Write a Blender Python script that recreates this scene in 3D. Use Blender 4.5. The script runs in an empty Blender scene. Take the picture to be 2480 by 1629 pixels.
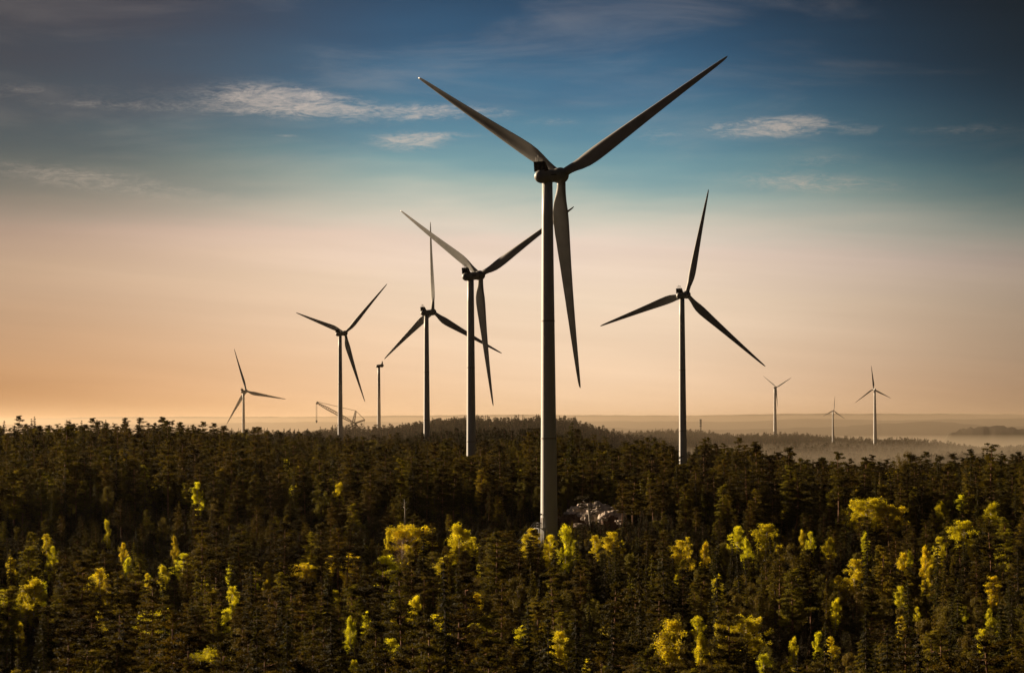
import bpy, math, random
import numpy as np
from mathutils import Vector, Matrix
random.seed(7); rng = np.random.default_rng(11)
R = math.radians
scene = bpy.context.scene
COL = scene.collection

# ------------------------------------------------------------------ camera
F = 6232.0; YH = 1020.0; PITCH = math.atan((YH - 814.5) / F); ROLL = R(0.28)
cam = bpy.data.cameras.new('camera'); camo = bpy.data.objects.new('camera', cam); COL.objects.link(camo)
cam.sensor_width = 36; cam.lens = F / 2480 * 36; cam.clip_start = 1; cam.clip_end = 60000
camo.matrix_world = Matrix.Rotation(R(90) + PITCH, 4, 'X') @ Matrix.Rotation(-ROLL, 4, 'Z')
scene.camera = camo

# ------------------------------------------------------------------ look
vs = scene.view_settings
vs.view_transform = 'Standard'; vs.look = 'None'; vs.gamma = 1; vs.exposure = 1.2; vs.use_curve_mapping = False
scene.cycles.use_denoising = True; scene.cycles.use_adaptive_sampling = False
scene.cycles.max_bounces = 5; scene.cycles.diffuse_bounces = 3; scene.cycles.transmission_bounces = 3
scene.cycles.volume_bounces = 0; scene.cycles.volume_max_steps = 64
SUN_AZ, SUN_EL = -50.0, 15.0

# ------------------------------------------------------------------ world
W = bpy.data.worlds.new('World'); scene.world = W; W.use_nodes = True
nt = W.node_tree; nt.nodes.clear(); N = nt.nodes; L = nt.links
def sock(v, n, i):
    if isinstance(v, (int, float)): n.inputs[i].default_value = v
    elif isinstance(v, tuple): n.inputs[i].default_value = v
    else: L.new(v, n.inputs[i])
def M(op, a, b=0.0, c=None, clamp=False):
    n = N.new('ShaderNodeMath'); n.operation = op; n.use_clamp = clamp
    sock(a, n, 0); sock(b, n, 1)
    if c is not None: sock(c, n, 2)
    return n.outputs[0]
def VM(op, a, b=(0, 0, 0), out=0):
    n = N.new('ShaderNodeVectorMath'); n.operation = op; sock(a, n, 0); sock(b, n, 1); return n.outputs[out]
def comb(x, y, z=0.0):
    n = N.new('ShaderNodeCombineXYZ'); sock(x, n, 0); sock(y, n, 1); sock(z, n, 2); return n.outputs[0]
def noise(v, scale, detail, rough=.5, dist=0.):
    n = N.new('ShaderNodeTexNoise'); L.new(v, n.inputs['Vector']); n.inputs['Scale'].default_value = scale
    n.inputs['Detail'].default_value = detail; n.inputs['Roughness'].default_value = rough; n.inputs['Distortion'].default_value = dist
    return n.outputs['Fac']
def mrange(v, a, b, c, d, smooth=True):
    n = N.new('ShaderNodeMapRange'); n.interpolation_type = 'SMOOTHSTEP' if smooth else 'LINEAR'
    sock(v, n, 0); [sock(x, n, i + 1) for i, x in enumerate((a, b, c, d))]; return n.outputs[0]
def mixc(f, a, b, mode='MIX'):
    n = N.new('ShaderNodeMix'); n.data_type = 'RGBA'; n.blend_type = mode
    sock(f, n, 0)
    for v, i in ((a, 6), (b, 7)):
        if isinstance(v, tuple): n.inputs[i].default_value = (*v, 1)
        else: L.new(v, n.inputs[i])
    return n.outputs[2]
def lin(r, g, b):
    f = lambda c: (c / 255 / 12.92) if c / 255 < .04045 else ((c / 255 + .055) / 1.055) ** 2.4
    return (f(r), f(g), f(b))
tc = N.new('ShaderNodeTexCoord'); sp = N.new('ShaderNodeSeparateXYZ'); L.new(tc.outputs['Generated'], sp.inputs[0])
X, Y, Z = sp.outputs
EL = M('MULTIPLY', M('ARCSINE', Z), 180 / math.pi)
AZ = M('MULTIPLY', M('ARCTAN2', X, Y), 180 / math.pi)
wave = noise(comb(M('MULTIPLY', AZ, .10), M('MULTIPLY', EL, .55)), 1.0, 4, .55)
fine = noise(comb(M('MULTIPLY', AZ, .35), M('MULTIPLY', EL, 2.2)), 1.0, 5, .6)
AZc = M('MAXIMUM', M('MINIMUM', AZ, 16.), -16.)
E2 = M('ADD', M('ADD', EL, M('MULTIPLY', AZc, .046)), M('ADD', M('MULTIPLY', M('SUBTRACT', wave, .5), 1.3), M('MULTIPLY', M('SUBTRACT', fine, .5), .22)))
ramp = N.new('ShaderNodeValToRGB'); ramp.color_ramp.interpolation = 'LINEAR'
stops = [(-.5, (250, 206, 160)), (.2, (250, 208, 165)), (1.1, (248, 212, 176)), (2.9, (243, 217, 190)), (3.9, (238, 214, 196)), (4.6, (208, 204, 188)),
         (5.2, (162, 181, 174)), (5.7, (120, 158, 165)), (6.4, (90, 134, 154)), (7.4, (64, 108, 138)), (8.4, (46, 86, 118)), (9.6, (28, 60, 90)), (14, (16, 38, 62)), (40, (9, 22, 38)), (90, (6, 14, 26))]
cr = ramp.color_ramp
def epos(e): return max(0., min(1., ((e + 1) / 91) ** .5))
for i, (e, c) in enumerate(stops):
    el = cr.elements[i] if i < 2 else cr.elements.new(epos(e))
    el.position = epos(e); el.color = (*lin(*c), 1)
L.new(M('POWER', M('DIVIDE', M('MAXIMUM', M('ADD', E2, 1.), 0.), 91.), .5), ramp.inputs[0])
sky = ramp.outputs[0]
# the glow on the sun's side turns orange, both sides and upper corners are dimmed
warm = mrange(AZ, 1., -13., 0., 1.)
sky = mixc(M('MULTIPLY', warm, mrange(EL, 7.5, 3.5, 0., 1.)), sky, (1.0, .86, .76), 'MULTIPLY')
sky = mixc(M('MULTIPLY', warm, mrange(EL, 3., 0., 0., .9)), sky, (1.0, .84, .60), 'MULTIPLY')
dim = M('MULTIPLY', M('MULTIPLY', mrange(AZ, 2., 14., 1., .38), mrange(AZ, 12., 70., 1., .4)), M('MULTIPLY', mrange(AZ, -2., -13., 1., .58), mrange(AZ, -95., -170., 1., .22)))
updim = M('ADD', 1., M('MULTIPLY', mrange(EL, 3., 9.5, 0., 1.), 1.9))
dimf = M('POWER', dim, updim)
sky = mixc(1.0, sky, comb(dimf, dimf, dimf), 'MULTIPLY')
sky = mixc(M('MULTIPLY', mrange(AZ, 2., 12., 0., 1.), mrange(EL, 4., 0., 0., 1.)), sky, (1.0, .88, .76), 'MULTIPLY')
mv = M('MULTIPLY', mrange(AZ, -1., -9., 0., 1.), M('MULTIPLY', mrange(EL, 3.6, 6.0, 0., 1.), M('ADD', .26, M('MULTIPLY', wave, .5))))
sky = mixc(mv, sky, (.070, .054, .062))
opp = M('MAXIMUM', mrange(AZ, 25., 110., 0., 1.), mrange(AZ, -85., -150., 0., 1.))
sky = mixc(opp, sky, (.13, .20, .34), 'MULTIPLY')  # unseen sky beside and behind the camera darkened to cut fill light
# cirrus wisps
wv = comb(M('MULTIPLY', AZ, 1.0), M('MULTIPLY', EL, 3.6))
strk = noise(wv, 1.3, 9, .68, 1.2); strk2 = noise(comb(M('MULTIPLY', AZ, 3.0), M('MULTIPLY', EL, 13.)), 1.0, 7, .68, 1.4)
tex = M('ADD', M('MULTIPLY', strk, .62), M('MULTIPLY', strk2, .38))
def wisp(px, py, sx, sy, k, slope=0.):
    a0 = (px - 1240) / F * 180 / math.pi; e0 = (1020 - py) / F * 180 / math.pi; d = F * math.pi / 180
    a = M('DIVIDE', M('SUBTRACT', AZ, a0), sx / d)
    e = M('DIVIDE', M('SUBTRACT', M('SUBTRACT', EL, e0), M('MULTIPLY', M('SUBTRACT', AZ, a0), slope)), sy / d)
    g = M('EXPONENT', M('MULTIPLY', M('ADD', M('MULTIPLY', a, a), M('MULTIPLY', e, e)), -1.))
    return M('MULTIPLY', g, k)
ws = [(655, 242, 120, 27, 1.3, -.05), (800, 262, 150, 28, .7, -.1), (1030, 272, 90, 18, .95, .0), (1180, 272, 90, 20, .4, 0), (990, 345, 90, 22, .8, .0), (1060, 330, 110, 9, .5, .02),
      (1840, 318, 130, 24, 1.0, .02), (1950, 312, 60, 22, .7, 0), (2080, 325, 60, 16, .35, 0), (1340, 296, 80, 12, .35, 0), (200, 240, 330, 32, .10, 0), (2330, 330, 150, 14, .35, 0),
      (1960, 452, 220, 26, .6, -.05), (120, 262, 330, 60, .12, 0), (420, 268, 160, 18, .2, 0), (60, 225, 90, 14, .22, 0), (230, 258, 120, 8, .22, 0), (650, 250, 220, 60, .3, 0), (300, 450, 330, 34, .4, -.12), (2000, 395, 130, 22, .3, 0), (1600, 330, 90, 26, .3, 0), (150, 430, 200, 26, .3, -.12), (700, 330, 30, 4, .4, 0)]
mask = None
for w in ws:
    g = wisp(*w); mask = g if mask is None else M('ADD', mask, g)
cov = M('MULTIPLY', mrange(M('ADD', tex, M('MULTIPLY', M('MINIMUM', mask, 1.2), .14)), .42, .84, 0., 1.), mrange(mask, .02, .75, 0., 1.))
veil = M('MULTIPLY', mrange(noise(comb(M('MULTIPLY', AZ, .16), M('MULTIPLY', EL, .9)), 1., 6, .6, .5), .45, .8, 0., 1.), M('MULTIPLY', mrange(EL, 4., 6., 0., 1.), .16))
cloudc = mixc(mrange(EL, 5., 9., 0., 1.), (.72, .58, .46), (.62, .53, .48))
cloudc = mixc(1., cloudc, comb(dim, dim, dim), 'MULTIPLY')
sky = mixc(M('MAXIMUM', M('MULTIPLY', cov, .8), veil), sky, cloudc)
# bands in the low warm layer
band = noise(comb(M('MULTIPLY', M('ADD', AZ, 0.), .07), M('ADD', M('MULTIPLY', EL, 1.1), M('MULTIPLY', AZ, .09))), 1., 4, .55)
bk = mrange(band, .35, .7, .94, 1.03); sky = mixc(mrange(EL, 6., 3.5, 0., 1.), sky, mixc(1., sky, comb(bk, bk, bk), 'MULTIPLY'))
nis = N.new('ShaderNodeTexSky'); nis.sky_type = 'NISHITA'; nis.sun_disc = False; nis.sun_elevation = R(SUN_EL); nis.sun_rotation = R(SUN_AZ)
nis.air_density = 1.; nis.dust_density = 2.
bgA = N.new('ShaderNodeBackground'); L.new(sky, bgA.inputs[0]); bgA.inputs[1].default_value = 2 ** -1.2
bgB = N.new('ShaderNodeBackground'); L.new(nis.outputs[0], bgB.inputs[0]); bgB.inputs[1].default_value = .05
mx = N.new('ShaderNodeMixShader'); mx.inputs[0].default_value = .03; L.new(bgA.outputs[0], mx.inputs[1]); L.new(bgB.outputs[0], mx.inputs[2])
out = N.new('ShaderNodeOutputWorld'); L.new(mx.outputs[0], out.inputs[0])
W.cycles.sampling_method = 'MANUAL'; W.cycles.sample_map_resolution = 1024

# ------------------------------------------------------------------ sun
sl = bpy.data.lights.new('sun', 'SUN'); sl.energy = 5.0; sl.angle = R(.5); sl.color = (1.0, .76, .50)
so = bpy.data.objects.new('sun', sl); COL.objects.link(so)
SD = Vector((math.sin(R(SUN_AZ)) * math.cos(R(SUN_EL)), math.cos(R(SUN_AZ)) * math.cos(R(SUN_EL)), math.sin(R(SUN_EL))))
so.rotation_euler = SD.to_track_quat('Z', 'Y').to_euler(); so.location = (-300, 200, 300)

# ------------------------------------------------------------------ helpers
def proj(x, y, z):
    c, s = math.cos(PITCH), math.sin(PITCH)
    yy = y * c + z * s; zz = -y * s + z * c
    u = F * x / yy; v = -F * zz / yy
    return 1240 + u * math.cos(ROLL) + v * math.sin(ROLL), 814.5 - u * math.sin(ROLL) + v * math.cos(ROLL)
def at(px, py, d):
    """the point at forward distance d that the camera sees at pixel (px, py) of the photograph"""
    u, v = px - 1240, py - 814.5
    u, v = u * math.cos(ROLL) - v * math.sin(ROLL), u * math.sin(ROLL) + v * math.cos(ROLL)
    a = np.array([u / F, 1, -v / F]); c, s = math.cos(PITCH), math.sin(PITCH)
    w = np.array([a[0], a[1] * c - a[2] * s, a[1] * s + a[2] * c]); w *= d / w[1]
    return w
def tag(o, label=None, cat=None, group=None, kind=None):
    if label: o['label'] = label
    if cat: o['category'] = cat
    if group: o['group'] = group
    if kind: o['kind'] = kind
    return o
def empty(name, loc, rz=0.):
    o = bpy.data.objects.new(name, None); o.location = loc; o.rotation_euler = (0, 0, rz); COL.objects.link(o); o.empty_display_size = .5; return o
def mesh(name, V, Fc, mats=(), smooth=False, mi=None):
    me = bpy.data.meshes.new(name)
    if isinstance(V, np.ndarray) and isinstance(Fc, np.ndarray):
        me.vertices.add(len(V)); me.vertices.foreach_set('co', V.astype(np.float32).ravel())
        k = Fc.shape[1]; n = len(Fc)
        me.loops.add(n * k); me.loops.foreach_set('vertex_index', Fc.astype(np.int32).ravel())
        me.polygons.add(n); me.polygons.foreach_set('loop_start', np.arange(0, n * k, k, dtype=np.int32))
        me.update(calc_edges=True)
    else:
        me.from_pydata([tuple(v) for v in V], [], [tuple(f) for f in Fc])
    for m in mats: me.materials.append(m)
    if mi is not None: me.polygons.foreach_set('material_index', np.asarray(mi, dtype=np.int32))
    if smooth: me.polygons.foreach_set('use_smooth', [True] * len(me.polygons))
    me.update(); return me
def obj(name, me, parent=None, loc=(0, 0, 0)):
    o = bpy.data.objects.new(name, me); o.location = loc; COL.objects.link(o)
    if parent: o.parent = parent
    return o
class MB:
    def __init__(s): s.v = []; s.f = []
    def add(s, V, Fc):
        b = len(s.v); s.v += [tuple(v) for v in V]; s.f += [tuple(i + b for i in f) for f in Fc]
    def box(s, c, h, rot=None):
        V = [Vector((x * h[0], y * h[1], z * h[2])) for x in (-1, 1) for y in (-1, 1) for z in (-1, 1)]
        if rot is not None: V = [rot @ v for v in V]
        s.add([v + Vector(c) for v in V], [(0, 1, 3, 2), (4, 6, 7, 5), (0, 4, 5, 1), (2, 3, 7, 6), (0, 2, 6, 4), (1, 5, 7, 3)])
    def tube(s, pts, rad, n=6, cap=True):
        pts = [Vector(p) for p in pts]; rad = rad if isinstance(rad, (list, tuple)) else [rad] * len(pts)
        V = []; Fc = []
        for i, p in enumerate(pts):
            t = (pts[min(i + 1, len(pts) - 1)] - pts[max(i - 1, 0)]).normalized()
            a = t.orthogonal().normalized() if abs(t.z) > .9 else t.cross(Vector((0, 0, 1))).normalized()
            if abs(t.z) > .9: a = (Vector((1, 0, 0)) - t * t.x).normalized()
            b = t.cross(a)
            for k in range(n):
                q = 2 * math.pi * k / n; V.append(p + (a * math.cos(q) + b * math.sin(q)) * rad[i])
        for i in range(len(pts) - 1):
            for k in range(n):
                Fc.append((i * n + k, i * n + (k + 1) % n, (i + 1) * n + (k + 1) % n, (i + 1) * n + k))
        if cap: Fc += [tuple(range(n))[::-1], tuple((len(pts) - 1) * n + k for k in range(n))]
        s.add(V, Fc)
    def me(s, name, mats, smooth=False): return mesh(name, s.v, s.f, mats, smooth)

# ------------------------------------------------------------------ materials
def mat(name, col, rough=.8, var=0., nscale=1., spec=.3, bump=0., col2=None, trans=0., transcol=None, objvar=0., coord='Object', metallic=0., detail=5, cmin=.4, cmax=.62):
    m = bpy.data.materials.new(name); m.use_nodes = True; t = m.node_tree; n = t.nodes; b = n['Principled BSDF']
    b.inputs['Roughness'].default_value = rough; b.inputs['Specular IOR Level'].default_value = spec; b.inputs['Metallic'].default_value = metallic
    tcn = n.new('ShaderNodeTexCoord'); no = n.new('ShaderNodeTexNoise'); no.inputs['Scale'].default_value = nscale; no.inputs['Detail'].default_value = detail
    t.links.new(tcn.outputs[coord], no.inputs['Vector'])
    c2 = col2 or tuple(c * (1 - var) for c in col)
    r = n.new('ShaderNodeValToRGB'); r.color_ramp.elements[0].position = cmin; r.color_ramp.elements[1].position = cmax
    r.color_ramp.elements[0].color = (*c2, 1); r.color_ramp.elements[1].color = (*col, 1)
    t.links.new(no.outputs['Fac'], r.inputs[0]); c = r.outputs[0]
    if objvar:
        oi = n.new('ShaderNodeObjectInfo'); hs = n.new('ShaderNodeHueSaturation')
        mr = n.new('ShaderNodeMapRange'); mr.inputs[3].default_value = 1 - objvar; mr.inputs[4].default_value = 1 + objvar
        t.links.new(oi.outputs['Random'], mr.inputs[0]); t.links.new(mr.outputs[0], hs.inputs['Value'])
        mr2 = n.new('ShaderNodeMapRange'); mr2.inputs[3].default_value = .485; mr2.inputs[4].default_value = .515
        w = n.new('ShaderNodeMath'); w.operation = 'FRACT'; w2 = n.new('ShaderNodeMath'); w2.operation = 'MULTIPLY'; w2.inputs[1].default_value = 7.31
        t.links.new(oi.outputs['Random'], w2.inputs[0]); t.links.new(w2.outputs[0], w.inputs[0]); t.links.new(w.outputs[0], mr2.inputs[0]); t.links.new(mr2.outputs[0], hs.inputs['Hue'])
        t.links.new(c, hs.inputs['Color']); c = hs.outputs[0]
    t.links.new(c, b.inputs['Base Color'])
    if bump:
        bp = n.new('ShaderNodeBump'); bp.inputs['Strength'].default_value = bump; t.links.new(no.outputs['Fac'], bp.inputs['Height']); t.links.new(bp.outputs[0], b.inputs['Normal'])
    if trans:
        tr = n.new('ShaderNodeBsdfTranslucent'); ms = n.new('ShaderNodeMixShader'); ms.inputs[0].default_value = trans
        if transcol:
            mm = n.new('ShaderNodeMix'); mm.data_type = 'RGBA'; mm.blend_type = 'MULTIPLY'; mm.inputs[0].default_value = 1; mm.inputs[7].default_value = (*transcol, 1)
            t.links.new(c, mm.inputs[6]); t.links.new(mm.outputs[2], tr.inputs[0])
        else: t.links.new(c, tr.inputs[0])
        o = n['Material Output']; t.links.new(b.outputs[0], ms.inputs[1]); t.links.new(tr.outputs[0], ms.inputs[2]); t.links.new(ms.outputs[0], o.inputs[0])
    return m
MT = dict(
    pine=mat('pine_needles', (.070, .056, .005), .75, .5, .9, spec=.08, trans=.38, transcol=(1.25, 1.1, .7), objvar=.6),
    gold=mat('sun_tinted_needles', (.17, .142, .011), .75, .5, .9, spec=.08, trans=.42, transcol=(1.25, 1.15, .7), objvar=.5),  # lighter copy of the needles, golden sunlight put into the colour
    spruce=mat('spruce_needles', (.042, .038, .004), .75, .4, 1.1, spec=.08, trans=.36, transcol=(1.25, 1.15, .7), objvar=.6),
    birch=mat('birch_leaves', (.72, .64, .022), .6, .55, .8, spec=.12, trans=.55, transcol=(1.25, 1.2, .7), objvar=.2),
    olive=mat('olive_leaves', (.20, .155, .014), .7, .4, .8, spec=.15, trans=.35, objvar=.25),
    farpine=mat('distant_needles', (.055, .043, .008), .8, .4, .6, spec=.1, trans=.15, objvar=.35),
    bark=mat('pine_bark', (.34, .17, .085), .85, .5, 3., spec=.2, bump=.3),
    greybark=mat('spruce_bark', (.16, .11, .08), .9, .4, 4., spec=.2, bump=.3),
    whitebark=mat('birch_bark', (.62, .55, .46), .7, .6, 2.4, spec=.2, cmin=.36, cmax=.46),
    twig=mat('bare_twigs', (.22, .12, .075), .85, .3, 2.),
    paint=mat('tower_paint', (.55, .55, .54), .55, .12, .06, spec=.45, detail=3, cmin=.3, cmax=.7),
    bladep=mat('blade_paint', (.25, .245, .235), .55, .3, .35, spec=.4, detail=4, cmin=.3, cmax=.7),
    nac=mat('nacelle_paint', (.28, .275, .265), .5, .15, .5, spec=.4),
    dark=mat('cooler_core', (.012, .012, .013), .6, .2, 3.),
    steel=mat('galvanised_steel', (.38, .38, .38), .5, .3, 3., metallic=.4),
    ysteel=mat('crane_steel', (.06, .032, .014), .6, .4, .6),
    rust=mat('dark_steel', (.04, .03, .025), .7, .3, 1.),
    rock=mat('granite', (.66, .55, .45), .85, .6, .9, bump=.6, detail=9, cmin=.36, cmax=.6, col2=(.22, .18, .15)),
    earth=mat('cut_earth', (.15, .085, .05), .95, .55, .8, bump=.8, detail=9),
    conc=mat('concrete', (.36, .34, .32), .85, .3, 1.5),
    hill=mat('far_woodland', (.034, .026, .013), .95, .35, .012, spec=.05, coord='Object', detail=8),
)
def ground_mat():
    m = mat('forest_floor', (.05, .036, .014), .95, .5, .35, spec=.05, bump=.5, detail=9, col2=(.016, .012, .006))
    t = m.node_tree; n = t.nodes; b = n['Principled BSDF']
    tcn = n.new('ShaderNodeTexCoord'); no = n.new('ShaderNodeTexNoise'); no.inputs['Scale'].default_value = .045; no.inputs['Detail'].default_value = 6
    t.links.new(tcn.outputs['Object'], no.inputs['Vector']); r = n.new('ShaderNodeMapRange'); r.inputs[1].default_value = .55; r.inputs[2].default_value = .68
    t.links.new(no.outputs['Fac'], r.inputs[0]); src = b.inputs['Base Color'].links[0].from_socket
    mm = n.new('ShaderNodeMix'); mm.data_type = 'RGBA'; t.links.new(r.outputs[0], mm.inputs[0]); t.links.new(src, mm.inputs[6]); mm.inputs[7].default_value = (.08, .065, .012, 1)
    t.links.new(mm.outputs[2], b.inputs['Base Color']); return m
MT['ground'] = ground_mat()

# ------------------------------------------------------------------ terrain
TU = [-1500, 0, 400, 900, 1130, 1300, 1560, 1750, 2000, 2480, 4000]
TD = {
 150: [-50]*11, 260: [-46.5]*11, 300: [-44.5]*11, 350: [-43.0]*11, 400: [-40.5]*11, 450: [-38.0]*11,
 490: [-35]*11,
 515: [-30, -30, -30, -30, -29, -28.5, -28.5, -30, -31, -31, -31],
 535: [-27, -27, -27, -26, -25, -24.7, -24.5, -27, -29, -29, -29],
 560: [-25, -25, -25, -24, -23.6, -23.6, -23.6, -25, -27, -27, -27],
 600: [-23, -23, -23, -22, -22, -22, -22, -24, -26, -26, -26],
 700: [-20, -20, -21, -23, -24, -24, -24, -25, -26, -27, -27],
 880: [-15, -14.5, -15.5, -25, -26, -20, -26, -26, -27.5, -28, -28],
 1000: [-22, -22, -24, -25, -25, -20, -27, -29, -34, -34, -34],
 1300: [-30, -28, -23, -24, -24, -25, -36, -40, -43, -44, -44],
 1600: [-30, -30, -27, -27, -24, -26, -34, -44, -45, -47, -47],
 1900: [-30, -32, -29, -19.5, -9, -10, -27, -46, -46, -48, -48],
 2200: [-35, -34, -29, -26, -20, -22, -38, -43, -43, -46, -46],
 2500: [-32, -30, -24, -25, -27, -30, -34, -36, -38, -44, -44],
 3000: [-40, -38, -32, -32, -33, -29, -28, -28, -31, -46, -46],
 3600: [-60]*11, 4800: [-66]*11, 30000: [-70]*11}
TDk = sorted(TD); TDa = np.array([TD[k] for k in TDk], float)
def _n(x, y, s, seed):
    r = np.random.default_rng(seed); o = 0
    for k in range(6):
        a = r.uniform(0, 6.28); w = s * r.uniform(.6, 1.7); o = o + np.sin((x * math.cos(a) + y * math.sin(a)) / w + r.uniform(0, 6.28)) / 6 ** .5
    return o
def smooth1(t): return t * t * (3 - 2 * t)
def H(x, y):
    x = np.asarray(x, float); y = np.asarray(y, float)
    d = np.hypot(x, y); az = np.arctan2(x, y); u = 1240 + F * np.tan(np.clip(az, -.6, .6))
    ui = np.interp(np.clip(u, TU[0], TU[-1]), TU, range(len(TU))); di = np.interp(np.clip(d, TDk[0], TDk[-1]), TDk, range(len(TDk)))
    i0 = np.clip(ui.astype(int), 0, len(TU) - 2); j0 = np.clip(di.astype(int), 0, len(TDk) - 2); a = smooth1(ui - i0); b = di - j0
    z = (TDa[j0, i0] * (1 - a) + TDa[j0, i0 + 1] * a) * (1 - b) + (TDa[j0 + 1, i0] * (1 - a) + TDa[j0 + 1, i0 + 1] * a) * b
    amp = np.interp(d, [0, 250, 480, 530, 600, 800, 2000, 5000], [.5, 1.5, 1.0, .4, .6, 2.2, 2.6, 2.])
    z = z + amp * _n(x, y, 26, 3) + np.interp(d, [0, 900, 1500, 3000], [0, 0, 1., 2.]) * _n(x, y, 90, 5)
    return z
def build_ground():
    rad = np.concatenate([[2], np.arange(40, 240, 25), np.arange(240, 720, 5), np.arange(720, 1400, 14), np.arange(1400, 3700, 35), np.arange(3700, 9000, 300), np.arange(9000, 19001, 2000)])
    az = np.concatenate([np.arange(-180, -24, 6), np.arange(-24, -14, 1.), np.arange(-14, 14, .14), np.arange(14, 24, 1.), np.arange(24, 180, 6)]) * math.pi / 180
    A, D = np.meshgrid(az, rad); Xg = np.sin(A) * D; Yg = np.cos(A) * D; Zg = H(Xg, Yg)
    na, nr = len(az), len(rad); V = np.stack([Xg, Yg, Zg], -1).reshape(-1, 3)
    i = np.arange(nr - 1)[:, None] * na; j = np.arange(na)[None]; j2 = (j + 1) % na
    Fc = np.stack([i + j, i + j2, i + na + j2, i + na + j], -1).reshape(-1, 4)[:, ::-1]
    tag(obj('ground', mesh('ground', V, Fc, [MT['ground']], True)), kind='structure')
build_ground()

def hill(name, d0, depth, pts, base=-72, seed=1, jag=2.5, w=9.0):
    """a long wooded ridge: pts = (pixel, crest row) seen along distance d0"""
    us = np.arange(pts[0][0], pts[-1][0], w * 3); cy = np.interp(us, [p[0] for p in pts], [p[1] for p in pts])
    r = np.random.default_rng(seed); nrow = 15; V = []
    for u, yv in zip(us, cy):
        P = at(u, yv, d0); f = P[0] / d0
        for k in range(nrow):
            t = k / (nrow - 1) * 2 - 1
            y = d0 + t * depth; s = max(0, 1 - t * t) ** .8
            z = base + (P[2] - base) * s + (r.normal() * jag if abs(t) < .5 else 0)
            z += 4 * math.sin(u * .013 + t * 5 + seed) * (1 - s)
            V.append((f * y, y, z))
    n = len(us); V = np.array(V)
    i = np.arange(n - 1)[:, None] * nrow; j = np.arange(nrow - 1)[None]
    Fc = np.stack([i + j, i + nrow + j, i + nrow + j + 1, i + j + 1], -1).reshape(-1, 4)
    return tag(obj(name, mesh(name, V, Fc, [MT['hill']], True)), kind='structure')
hill('far_mountains', 16000, 2600, [(-2500, 1035), (-900, 1022), (0, 1016), (250, 1009), (700, 1009), (1240, 1004), (1700, 1006), (1950, 1001), (2480, 1003), (3300, 1004), (5000, 1015)], base=-90, seed=3, jag=1.5)
hill('distant_hills', 11000, 1500, [(-2500, 1040), (-400, 1030), (300, 1028), (800, 1020), (1150, 1024), (1500, 1020), (1800, 1021), (1960, 1013), (2150, 1018), (2480, 1012), (3200, 1018), (5000, 1030)], base=-90, seed=5, jag=1.5)
hill('distant_hills', 8200, 900, [(1200, 1060), (1450, 1037), (1800, 1040), (2000, 1034), (2250, 1020), (2420, 1032), (2800, 1030), (3500, 1060)], base=-90, seed=8, jag=1.5)
hill('wooded_hill', 4400, 400, [(2180, 1120), (2285, 1072), (2300, 1050), (2350, 1036), (2410, 1031), (2480, 1040), (2600, 1060), (2800, 1110)], base=-85, seed=9, jag=2.4, w=3.)
hill('low_hills', 6500, 700, [(-900, 1068), (100, 1046), (700, 1052), (1300, 1052), (2000, 1060), (2600, 1075), (3500, 1100)], base=-85, seed=12, jag=1.6, w=4.)

# ------------------------------------------------------------------ tree meshes
def quads(C, D, Sd, ln, wd):
    """leaf faces: centre C, long direction D, side Sd, length ln, width wd"""
    D = D / np.linalg.norm(D, axis=1, keepdims=True); Sd = np.cross(D, Sd); Sd /= np.linalg.norm(Sd, axis=1, keepdims=True) + 1e-9
    a = D * (ln / 2)[:, None]; b = Sd * (wd / 2)[:, None]   # the face looks along the given side vector
    V = np.stack([C - a, C + b * 1.0, C + a, C - b * 1.0], 1).reshape(-1, 3)
    return V, np.arange(len(V)).reshape(-1, 4)
def unit(n, r): v = r.normal(size=(n, 3)); return v / np.linalg.norm(v, axis=1, keepdims=True)
def pads(P, size, n, r, flat=.35, ln=.42, wd=.16, up=.25, out=True):
    """clumps of needles round points P (k,3), sizes (k,3)"""
    k = len(P); U = unit(k * n, r) * (r.random(k * n) ** .5)[:, None]
    C = np.repeat(P, n, 0) + U * np.repeat(size, n, 0) * np.array([1, 1, flat])
    D = U * np.array([1, 1, .5]) + unit(k * n, r) * .6 + np.array([0, 0, up])
    rad_ = C * np.array([1, 1, 0]); rad_ /= np.linalg.norm(rad_, axis=1, keepdims=True) + .3
    return quads(C, D, rad_ * (1.0 if out else 0.) + U * .9 + unit(k * n, r) * .55 + np.array([0, 0, .35]), ln * r.uniform(.6, 1.3, k * n), wd * r.uniform(.6, 1.4, k * n))
def trunk_tube(mb, h, r0, r1, bend, n=7, k=7, lean=(0, 0)):
    pts = []; rr = []
    for i in range(k):
        t = i / (k - 1); pts.append((lean[0] * t * h + bend * math.sin(t * 4) * .25, lean[1] * t * h + bend * math.cos(t * 3.3) * .2 - bend * .2, t * h)); rr.append(r0 + (r1 - r0) * t)
    mb.tube(pts, rr, n); return pts
def along(pts, z):
    for a, b in zip(pts, pts[1:]):
        if b[2] >= z: t = (z - a[2]) / (b[2] - a[2]); return np.array([a[i] + (b[i] - a[i]) * t for i in range(3)])
    return np.array(pts[-1])
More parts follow.
